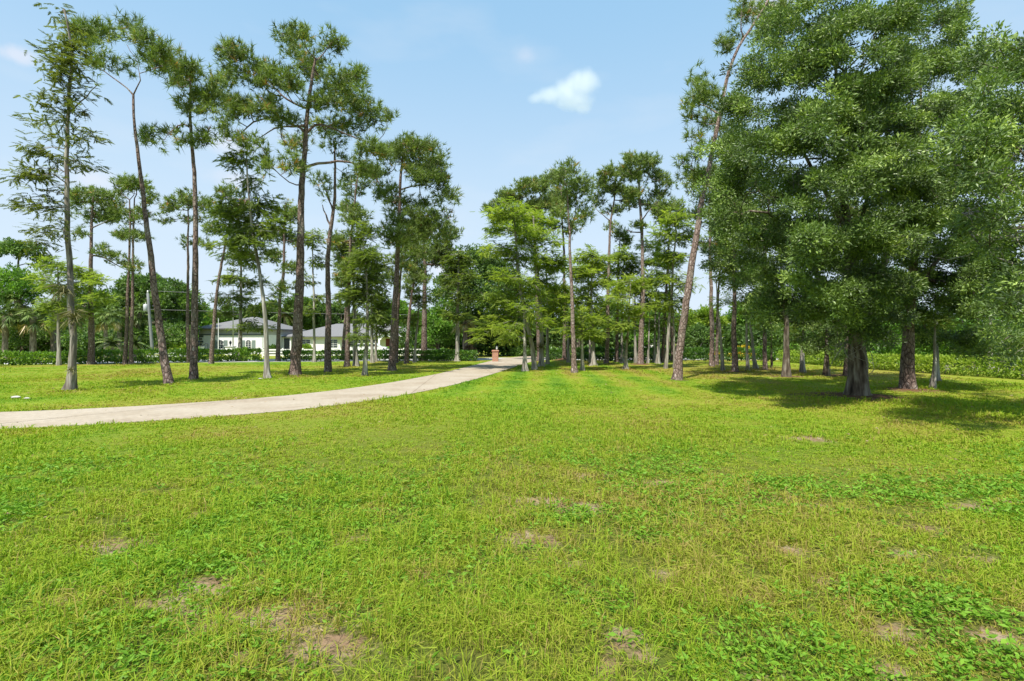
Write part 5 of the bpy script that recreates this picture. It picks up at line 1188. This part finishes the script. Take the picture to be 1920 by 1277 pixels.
def board_fence(label, x0, y0, x1, y1, n):
    root = empty('board_fence', (x0, y0, 0), label, 'fence')
    L = math.hypot(x1-x0, y1-y0); root.rotation_euler = (0, 0, math.atan2(y1-y0, x1-x0))
    for z in (.24, .50, .76):
        MB().box(0, L, -.03, -.003, z-.07, z+.07).build('rail', M['white'], root)
    for k in range(n+1):
        MB().bbox(L*k/n-.06, L*k/n+.06, 0, .12, 0, .92, .012).build('post', M['white'], root)
board_fence('low white three-board fence across the street before the long house', (492-960)/960*50.5, 50.5, (716-960)/960*51.5, 51.5, 6)
board_fence('short run of white board fence between the mailbox and the bright billowing tree', (722-960)/960*51.6, 51.6, (826-960)/960*52, 52, 3)
board_fence('white board fence below the tangled bushes beside the utility pole', (276-960)/960*46, 46, (368-960)/960*48.4, 48.4, 3)

def utility_pole(label, px, d, top_py, lean, tr=True):
    H = CAM_H-(top_py-640)/960*d
    root = empty('utility_pole', ((px-960)/960*d, d, 0), label, 'utility pole')
    P = np.array([(lean*t, 0, H*t-.05) for t in np.linspace(0, 1, 6)])
    MB().tube(P, np.linspace(.15, .10, 6), 10).build('pole', M['pole'], root, smooth=True)
    MB().tube([(lean, 0, H-.05), (lean, 0, H+.08), (lean, 0, H+.2), (lean, 0, H+.24)], [.05, .07, .05, .02], 8).build('insulator', M['lamp_glass'], root, smooth=True)
    if tr:
        z = H*.77; x = lean*.77-.30
        b = MB(); b.tube([(x, 0, z-.34), (x, 0, z-.32), (x, 0, z+.28), (x, 0, z+.33), (x, 0, z+.36)], [.16, .2, .2, .17, .03], 12)
        t_o = b.build('transformer', M['steel'], root, smooth=True)
        MB().tube([(x+.05, -.08, z+.3), (x+.05, -.08, z+.5)], [.035, .03], 8).build('bushing', M['lamp_glass'], t_o)
        MB().box(x+.17, lean*.77-.08, -.04, .04, z-.2, z+.2).build('bracket', M['steel'], root)
    return np.array([(px-960)/960*d+lean, d, H]), H
p1, H1 = utility_pole('leaning grey utility pole carrying a grey can transformer', 287, 48, 549, -.5)
p2, H2 = utility_pole('thin pale utility pole half hidden among the grove stems, across the street', 1187, 60, 560, 0, False)
def wire(label, a, b, sag):
    t = np.linspace(0, 1, 40)[:, None]; P = a*(1-t)+b*t; P[:, 2] -= sag*4*(t*(1-t))[:, 0]
    o = MB().tube(P, .02, 5).build('power_line', M['wire'], smooth=True); tag(o, label, 'wire', None); return o
wire('upper power line leaving the top of the leaning utility pole', p1+np.array([0, 0, .2]), p2+np.array([0, 0, .2]), .5)
wire('lower power line hung from the leaning utility pole below its can transformer', p1+np.array([.12, 0, -1.55]), p2+np.array([0, 0, -1.7]), .35)

# flag
d = 60; H = CAM_H-(370-640)/960*d
r_ = empty('flagpole', ((437-960)/960*d, d, 0), 'tall thin flagpole behind the wavy cypress and the drooping grey pine', 'flagpole')
MB().tube([(0, 0, 0), (0, 0, H*.5), (0, 0, H)], [.07, .05, .03], 8).build('pole', M['steel'], r_, smooth=True)
MB().tube([(0, 0, H), (0, 0, H+.06), (0, 0, H+.12)], [.03, .07, .01], 8).build('finial', M['steel'], r_, smooth=True)
nx_, nz2 = 16, 6
fx = np.linspace(0, 1.6, nx_); fz = np.linspace(-.95, 0, nz2)
V = np.array([(x+.05, .13*math.sin(x*4.2+z*.8)*min(1, x), H-.15+z-.18*x*x*.35) for z in fz for x in fx])
i0 = (np.arange(nz2-1)[:, None]*nx_+np.arange(nx_-1)[None, :]).ravel()
fl = mesh_np('flag', V, [np.stack([i0, i0+1, i0+nx_+1, i0+nx_], 1)], M['flag'], None, smooth=True, loc=r_.location)
so = fl.modifiers.new('thickness', 'SOLIDIFY'); so.thickness = .012
tag(fl, 'striped red and white flag with a blue starry corner flying high between the pines', 'flag')

# ------------------------------------------------------------------ houses
def window(parent, x, y, z, w, h, arch=False, shutters=False):
    """window in a wall facing -Y; its plane 3 cm proud of the wall"""
    def outline(w_, h_, z0, n=10):
        if not arch: return [(x-w_/2, z0), (x+w_/2, z0), (x+w_/2, z0+h_), (x-w_/2, z0+h_)]
        P = [(x-w_/2, z0), (x+w_/2, z0)]
        for k in range(n+1):
            a = math.pi*k/n; P.append((x+w_/2*math.cos(a), z0+h_-w_/2+w_/2*math.sin(a)))
        return P
    b = MB(); b.prism(outline(w+.16, h+.12, z-.06), y-.05, y-.002); f = b.build('window', M['white'], parent)
    MB().prism(outline(w, h, z), y-.065, y-.052).build('pane', M['glass'], f)
    b = MB(); b.box(x-.02, x+.02, y-.08, y-.067, z+.01, z+h-.04)
    for k in (1, 2, 3): b.box(x-w/2+.01, x-.021, y-.079, y-.067, z+h*k/4-.015, z+h*k/4+.015); b.box(x+.021, x+w/2-.01, y-.079, y-.067, z+h*k/4-.015, z+h*k/4+.015)
    b.build('muntin', M['white'], f)
    MB().bbox(x-w/2-.12, x+w/2+.12, y-.11, y-.053, z-.14, z-.07, .01).build('sill', M['white'], f)
    if shutters:
        for s in (-1, 1):
            b = MB(); xc = x+s*(w/2+.10+.24); b.bbox(xc-.22, xc+.22, y-.05, y-.003, z-.02, z+h*.98, .01)
            sh = b.build('shutter', M['shutter'], parent)
            m = MB()
            for k in range(9): m.box(xc-.17, xc+.17, y-.062, y-.052, z+.05+k*h*.1, z+.05+k*h*.1+h*.06)
            m.build('louvre', M['shutter'], sh)

def hip_roof(x0, x1, y0, y1, z0, z1, ridge_in, ov=.45, th=.14):
    b = MB(); x0 -= ov; x1 += ov; y0 -= ov; y1 += ov; ym = (y0+y1)/2
    a, c = x0+ridge_in, x1-ridge_in
    V = [(x0, y0, z0), (x1, y0, z0), (x1, y1, z0), (x0, y1, z0), (x0, y0, z0+th), (x1, y0, z0+th), (x1, y1, z0+th), (x0, y1, z0+th), (a, ym, z1), (c, ym, z1)]
    b.add(V, [(3, 2, 1, 0), (0, 1, 5, 4), (1, 2, 6, 5), (2, 3, 7, 6), (3, 0, 4, 7), (4, 5, 9, 8), (5, 6, 9), (6, 7, 8, 9), (7, 4, 8)])
    return b
hx = lambda px, d: (px-960)/960*d
HD = 64
house = empty('white_house', (hx(432, HD), HD, 0), 'long cream house with grey hip roofs and arched shuttered windows across the street', 'house')
HL = np.array(house.location)
def hl(px, d): return hx(px, d)-HL[0]
xa, xb = hl(374, HD), hl(496, HD)
MB().box(xa, xb, 0, 11, 0, 2.42).build('wall', M['stucco'], house)
MB().box(xa, xb, .02, 11, 2.42, 3.1).build('frieze', M['grey_stucco'], house)
MB().box(xa-.03, xb+.03, -.06, .018, 2.36, 2.5).build('belt_course', M['dark_trim'], house)
b = MB()
for k in range(7): b.box(xa-.04, xa+(.34 if k % 2 else .5), -.045, -.001, .12+k*.33, .36+k*.33)
b.build('quoin', M['dark_trim'], house)
hip_roof(xa, xb, 0, 11, 3.1, 4.9, 4.2, .55).build('roof', M['roof'], house)
window(house, hl(413.5, HD), 0, .72, .62, 1.05, True, True)
window(house, hl(466, HD), 0, .72, .62, 1.05, True, True)
xc, xd = hl(498, 69), hl(788, 69)
y2 = 5.0
MB().box(xb, xd, y2+.0, 14, 0, 2.15).build('wall', M['stucco'], house)
hip_roof(xb+.6, xd, y2, 15, 2.15, 4.15, 5.5, .5).build('roof', M['roof'], house)
hip_roof(hl(640, 69), hl(716, 69), y2-.9, 13, 2.16, 4.5, 3.0, .4).build('roof', M['roof'], house)
# porch with posts: flat dark panel, its colour stands in for shade inside
MB().box(hl(503, 69), hl(546, 69), y2-.04, y2-.002, .05, 2.0).build('porch_shade_panel', M['glass'], house)
for px in (503, 517, 532, 546): MB().bbox(hl(px, 69)-.09, hl(px, 69)+.09, y2-.25, y2-.07, 0, 2.14, .01).build('porch_post', M['white'], house)
for px in (574, 625, 655, 680, 700): window(house, hl(px, 69), y2, .75, 1.1, 1.05)
# arched entrance
px0, px1 = hl(712, 68), hl(742, 68); cx = (px0+px1)/2; w2 = (px1-px0)/2
P = [(px0-.1, 1.95), (px0-.1, 2.15), (cx, 2.75), (px1+.1, 2.15), (px1+.1, 1.95)]
for k in range(9): a = math.pi*k/8; P.append((cx+(w2-.35)*math.cos(a), 1.75+.55*math.sin(a)))
MB().prism(P, y2-1.8, y2-1.6).build('entrance_arch', M['white'], house)
b = MB(); b.add([(px0-.3, y2-2, 2.16), (cx, y2-2, 2.86), (px1+.3, y2-2, 2.16), (px0-.3, y2+.9, 2.16), (cx, y2+.9, 2.86), (px1+.3, y2+.9, 2.16), (cx, y2-2, 2.78), (cx, y2+.9, 2.78)], [(0, 3, 4, 1), (1, 4, 5, 2), (0, 6, 7, 3), (6, 2, 5, 7), (0, 1, 6), (1, 2, 6)])
b.build('roof', M['white'], house)
for x in (px0+.1, px1-.1): MB().tube([(x, y2-1.7, 0), (x, y2-1.7, 1.94)], [.13, .11], 10).build('column', M['white'], house, smooth=True)
dr = MB().bbox(cx-.5, cx+.5, y2-.05, y2-.003, .02, 1.95, .01).build('door', M['red_door'], house)
MB().tube([(cx+.4, y2-.09, 1.0), (cx+.4, y2-.055, 1.0)], [.03, .03], 8).build('handle', M['steel'], dr)
# garage bay: flat black panel on the wall, interior shade put into its colour
MB().box(hl(746, 69), hl(786, 69), y2-.035, y2-.002, .02, 1.75).build('garage_shade_panel', M['black_paint'], house)
MB().tube([(hl(740, 66), y2-3, 0), (hl(740, 66), y2-3, 2.2)], [.08, .08], 8).build('porch_post', M['white'], house)
MB().box(hl(738, 66), hl(790, 66), y2-3.1, y2-.51, 2.2, 2.32).build('carport_roof', M['white'], house)

h2 = empty('white_house', (hx(1187, 78), 78, 0), 'white house glimpsed between stems beside the thick tan pine', 'house')
MB().box(-3.5, 3.5, 0, 7, 0, 3.6).build('wall', M['white'], h2)
hip_roof(-3.5, 3.5, 0, 7, 3.6, 5.2, 2.5).build('roof', M['roof'], h2)
for x in (-2, 0, 2): window(h2, x, 0, 1.3, 1.0, 1.5)
h3 = empty('white_house', (hx(1372, 82), 82, 0), 'grey-roofed pale house glimpsed behind the yellow shrub', 'house')
MB().box(-4, 4, 0, 7, 0, 3.0).build('wall', M['stucco'], h3)
hip_roof(-4, 4, 0, 7, 3.0, 4.9, 2.5).build('roof', M['roof'], h3)
for x in (-2.2, 1.6): window(h3, x, 0, 1.0, 1.1, 1.3)

def pedestal(label, px, d):
    r = empty('lantern_pedestal', (hx(px, d), d, 0), label, 'lantern')
    MB().bbox(-.45, .45, -.35, .35, 0, .95, .02).build('plinth', M['white'], r)
    MB().bbox(-.52, .52, -.42, .42, .95, 1.03, .02).build('cap', M['grey_stucco'], r)
    b = MB(); b.tube([(0, 0, 1.03), (0, 0, 1.06), (0, 0, 1.2), (0, 0, 1.24)], [.12, .05, .04, .08], 8); b.build('stem', M['black_paint'], r, smooth=True)
    b = MB(); b.tube([(0, 0, 1.24), (0, 0, 1.27), (0, 0, 1.5), (0, 0, 1.52)], [.06, .12, .16, .1], 6); b.build('lamp_glass', M['glass'], r)
    b = MB(); b.tube([(0, 0, 1.52), (0, 0, 1.6), (0, 0, 1.72)], [.2, .1, .01], 6); b.build('lamp_cap', M['black_paint'], r)
pedestal('black lantern on a white pedestal at the corner of the white wing', 372.5, 60)
pedestal('black lantern on a white pedestal between the two arched windows', 432, 60)
r = empty('handrail', (hx(381, 60.5), 60.5, 0), 'curved black handrail near the corner of the white wing', 'handrail')
MB().tube([(-.6, 0, .85), (-.3, 0, .95), (.1, 0, 1.2), (.45, 0, 1.38), (.55, 0, 1.3), (.56, 0, 0)], .03, 6).build('rail', M['black_paint'], r, smooth=True)
MB().tube([(-.55, 0, 0), (-.55, 0, .86)], .025, 6).build('baluster', M['black_paint'], r)
MB().tube([(-.05, 0, 0), (-.05, 0, 1.1)], .025, 6).build('baluster', M['black_paint'], r)
r = empty('pole', (hx(409.5, 61), 61, 0), 'slim white mast standing before the roof of the white wing', 'mast')
MB().tube([(0, 0, 0), (0, 0, 4.4)], [.05, .035], 8).build('shaft', M['white'], r)
MB().tube([(0, 0, 4.4), (0, 0, 4.45), (0, 0, 4.5)], [.035, .07, .02], 8).build('finial', M['white'], r)
r = empty('pole', (hx(373.5, 66), 66, 0), 'slim pale mast at the gable corner of the white wing', 'mast')
MB().tube([(0, 0, 0), (0, 0, 5.0)], [.05, .035], 8).build('shaft', M['steel'], r)
MB().tube([(0, 0, 5.0), (0, 0, 5.05), (0, 0, 5.1)], [.035, .06, .02], 8).build('finial', M['steel'], r)

def car(label, px, d, rz, paint, suv=False):
    r = empty('parked_car', (hx(px, d), d, 0), label, 'car', None, rz)
    h = 1.75 if suv else 1.42
    P = [(-2.2, .35), (-2.25, .75), (-2.05, .98), (-1.5, 1.02), (-.9, h-.05), (-.5, h), (.9 if not suv else 1.7, h), (1.5 if not suv else 2.1, 1.02), (2.15, .95), (2.25, .6), (2.2, .35)]
    MB().prism(P, -.85, .85).build('body', paint, r)
    G = [(-1.32, 1.06), (-.85, h-.12), (.82 if not suv else 1.6, h-.1), (1.3 if not suv else 1.9, 1.06)]
    for s in (-1, 1): MB().prism(G, s*.855 if s > 0 else -.87, .87 if s > 0 else -.855).build('window', M['glass'], r)
    for x in (-1.35, 1.35):
        for s in (-1, 1):
            w = MB().tube([(x, s*.78, .34), (x, s*.93, .34)], [.34, .34], 16).build('wheel', M['tyre'], r)
            MB().tube([(x, s*.931, .34), (x, s*.945, .34)], [.2, .18], 12).build('rim', M['rim'], w)
    for s in (-1, 1): MB().bbox(-2.28, -2.2, s*.62-.15, s*.62+.15, .68, .82, .01).build('headlight', M['lamp_glass'], r)
car('dark car parked at the house beside the carport post', 768, 62, R(25), M['car_dark'], True)
car('white car parked before the long house near the white mailbox', 689, 57, R(8), M['car_white'])

# dead palm stump with pale boots
d = 44.5
r = empty('dead_palm', (hx(884, d), d, 0), 'rotting pinkish palm stump with split frond boots behind the hedge', 'stump')
MB().tube([(0, 0, -.05), (0, 0, .7), (.02, 0, 1.3)], [.22, .2, .12], 10).build('trunk', M['dry_leaf'], r)
rg = np.random.default_rng(4); b = MB()
for k in range(14):
    a = rg.uniform(0, 6.28); z = rg.uniform(.3, 1.2); L = rg.uniform(.35, .6); c, s = math.cos(a), math.sin(a)
    b.tube([(c*.15, s*.15, z), (c*(.15+L*.5), s*.3, z+.18), (c*(.2+L*.8), s*.4, z-.05), (c*(.2+L*.85), s*.4, z-.35)], [.06, .05, .045, .015], 5)
b.build('frond_boot', M['dry_leaf'], r, smooth=True)

# bromeliads on the stems
def air_plant(label, px, py, d, r0, n=46):
    rg = np.random.default_rng(int(px+py)); O = at(px, py, d)
    D = unit(rg.normal(size=(n, 3))+np.array([0, -.3, .35])); L = r0*rg.uniform(.7, 1.2, n)
    V, F = needles(rg.normal(size=(n, 3))*.03, D, L*.6, .04, rg); tip = D*(L*.6)[:, None]
    V2, F2 = needles(tip*.85, unit(D+np.array([0, 0, -.9])), L*.6, .03, rg)
    o = mesh_np('air_plant', np.concatenate([V, V2]), [np.concatenate([F, F2+len(V)])], M['air_leaf'], loc=O, attrs={'tint': rg.random(len(V)+len(V2))})
    tag(o, label, 'air plant', 'air plants on the stems')
air_plant('large spiky air plant low on the bulging-base cypress', 139, 596, 16.5, .55, 90)
air_plant('wide shaggy air plant on the bulging-base cypress, above the large spiky one', 120, 545, 16.5, .5, 70)
air_plant('small dark ball of air plant on a bare side branch high on the narrow cypress', 158, 213, 16.5, .26)
air_plant('tiny wispy air plant near the foot of the bulging-base cypress', 135, 694, 16.45, .2, 26)
air_plant('shaggy brown air plant collar on the cypress by the driveway mouth', 1014, 650, 31.4, .5, 90)
air_plant('brown air plant where the snagged whitish cypress meets its foliage', 1174, 634, 28.8, .3)
air_plant('spiky air plant on the thick dark trunk of the biggest pine, under its crown', 566, 305, 23, .35)

# litter on the grass
def stone(label, px, py, s, seed):
    rg = np.random.default_rng(seed); O = ground(px, py)
    import bmesh
    bm = bmesh.new(); bmesh.ops.create_icosphere(bm, subdivisions=2, radius=1)
    for v in bm.verts: v.co = Vector((v.co.x*s*(1+.25*rg.normal()*.5), v.co.y*s*.6, max(-.02, v.co.z*s*.28*(1+.3*rg.normal()*.5))))
    me = bpy.data.meshes.new('stone'); bm.to_mesh(me); bm.free(); me.materials.append(M['stone'])
    o = bpy.data.objects.new('stone', me); o.location = (O[0], O[1], .05); col.objects.link(o); tag(o, label, 'stone', None)
stone('flat whitish stone at the foot of the wavy cypress', 488, 712, .085, 1)
stone('larger flat pale stone in the grass beside the driveway', 30, 748, .13, 2)
stone('smaller flat pale stone next to a larger one by the driveway', 50, 750, .08, 3)

# ------------------------------------------------------------------ cloud
def cloud():
    d = 700
    parts = [(1090, 158, 40, 34), (1062, 170, 42, 26), (1032, 176, 36, 18), (1006, 184, 24, 9), (1100, 148, 28, 24), (1078, 190, 44, 16), (1092, 203, 22, 12)]
    import bmesh
    bm = bmesh.new()
    for px, py, rx, ry in parts:
        c = at(px, py, d); k = d/960
        r = bmesh.ops.create_icosphere(bm, subdivisions=3, radius=1)
        for v in r['verts']: v.co = Vector((c[0]+v.co.x*rx*k, d+v.co.y*rx*k*.8, c[2]+v.co.z*ry*k))
    me = bpy.data.meshes.new('cloud'); bm.to_mesh(me); bm.free()
    o = bpy.data.objects.new('cloud', me); col.objects.link(o)
    c = at(1060, 170, d)
    for v in me.vertices: v.co = v.co-Vector(c)
    o.location = c
    rm = o.modifiers.new('join', 'REMESH'); rm.mode = 'VOXEL'; rm.voxel_size = 2.5
    m = bpy.data.materials.new('cloud_vapour'); m.use_nodes = True; n, l = m.node_tree.nodes, m.node_tree.links
    n.remove(n['Principled BSDF'])
    v = n.new('ShaderNodeVolumePrincipled'); v.inputs['Color'].default_value = (1, 1, 1, 1); v.inputs['Anisotropy'].default_value = .2
    tc = n.new('ShaderNodeTexCoord'); nz = n.new('ShaderNodeTexNoise'); nz.inputs['Scale'].default_value = .028; nz.inputs['Detail'].default_value = 7; nz.inputs['Roughness'].default_value = .62
    l.new(tc.outputs['Object'], nz.inputs['Vector'])
    # density of each billow falls off from its own middle; noise tears the edges
    last = None
    for px, py, rx, ry in parts:
        q = at(px, py, d)-c; k = d/960
        sb = n.new('ShaderNodeVectorMath'); sb.operation = 'SUBTRACT'; sb.inputs[1].default_value = tuple(q); l.new(tc.outputs['Object'], sb.inputs[0])
        dv = n.new('ShaderNodeVectorMath'); dv.operation = 'DIVIDE'; dv.inputs[1].default_value = (rx*k, rx*k*.8, ry*k); l.new(sb.outputs[0], dv.inputs[0])
        ln = n.new('ShaderNodeVectorMath'); ln.operation = 'LENGTH'; l.new(dv.outputs[0], ln.inputs[0])
        iv = n.new('ShaderNodeMath'); iv.operation = 'SUBTRACT'; iv.inputs[0].default_value = 1; l.new(ln.outputs['Value'], iv.inputs[1])
        if last is None: last = iv.outputs[0]
        else:
            mxn = n.new('ShaderNodeMath'); mxn.operation = 'MAXIMUM'; l.new(last, mxn.inputs[0]); l.new(iv.outputs[0], mxn.inputs[1]); last = mxn.outputs[0]
    ad = n.new('ShaderNodeMath'); ad.operation = 'MULTIPLY_ADD'; ad.inputs[1].default_value = 1.5; l.new(nz.outputs['Fac'], ad.inputs[0]); l.new(last, ad.inputs[2])
    mr = n.new('ShaderNodeMapRange'); mr.interpolation_type = 'SMOOTHSTEP'; mr.inputs['From Min'].default_value = .80; mr.inputs['From Max'].default_value = 1.5; mr.inputs['To Min'].default_value = 0; mr.inputs['To Max'].default_value = .024
    l.new(ad.outputs[0], mr.inputs['Value']); l.new(mr.outputs['Result'], v.inputs['Density'])
    l.new(v.outputs[0], n['Material Output'].inputs['Volume'])
    me.materials.append(m)
    tag(o, 'small white puffy cloud alone in the blue sky', 'cloud')
cloud()
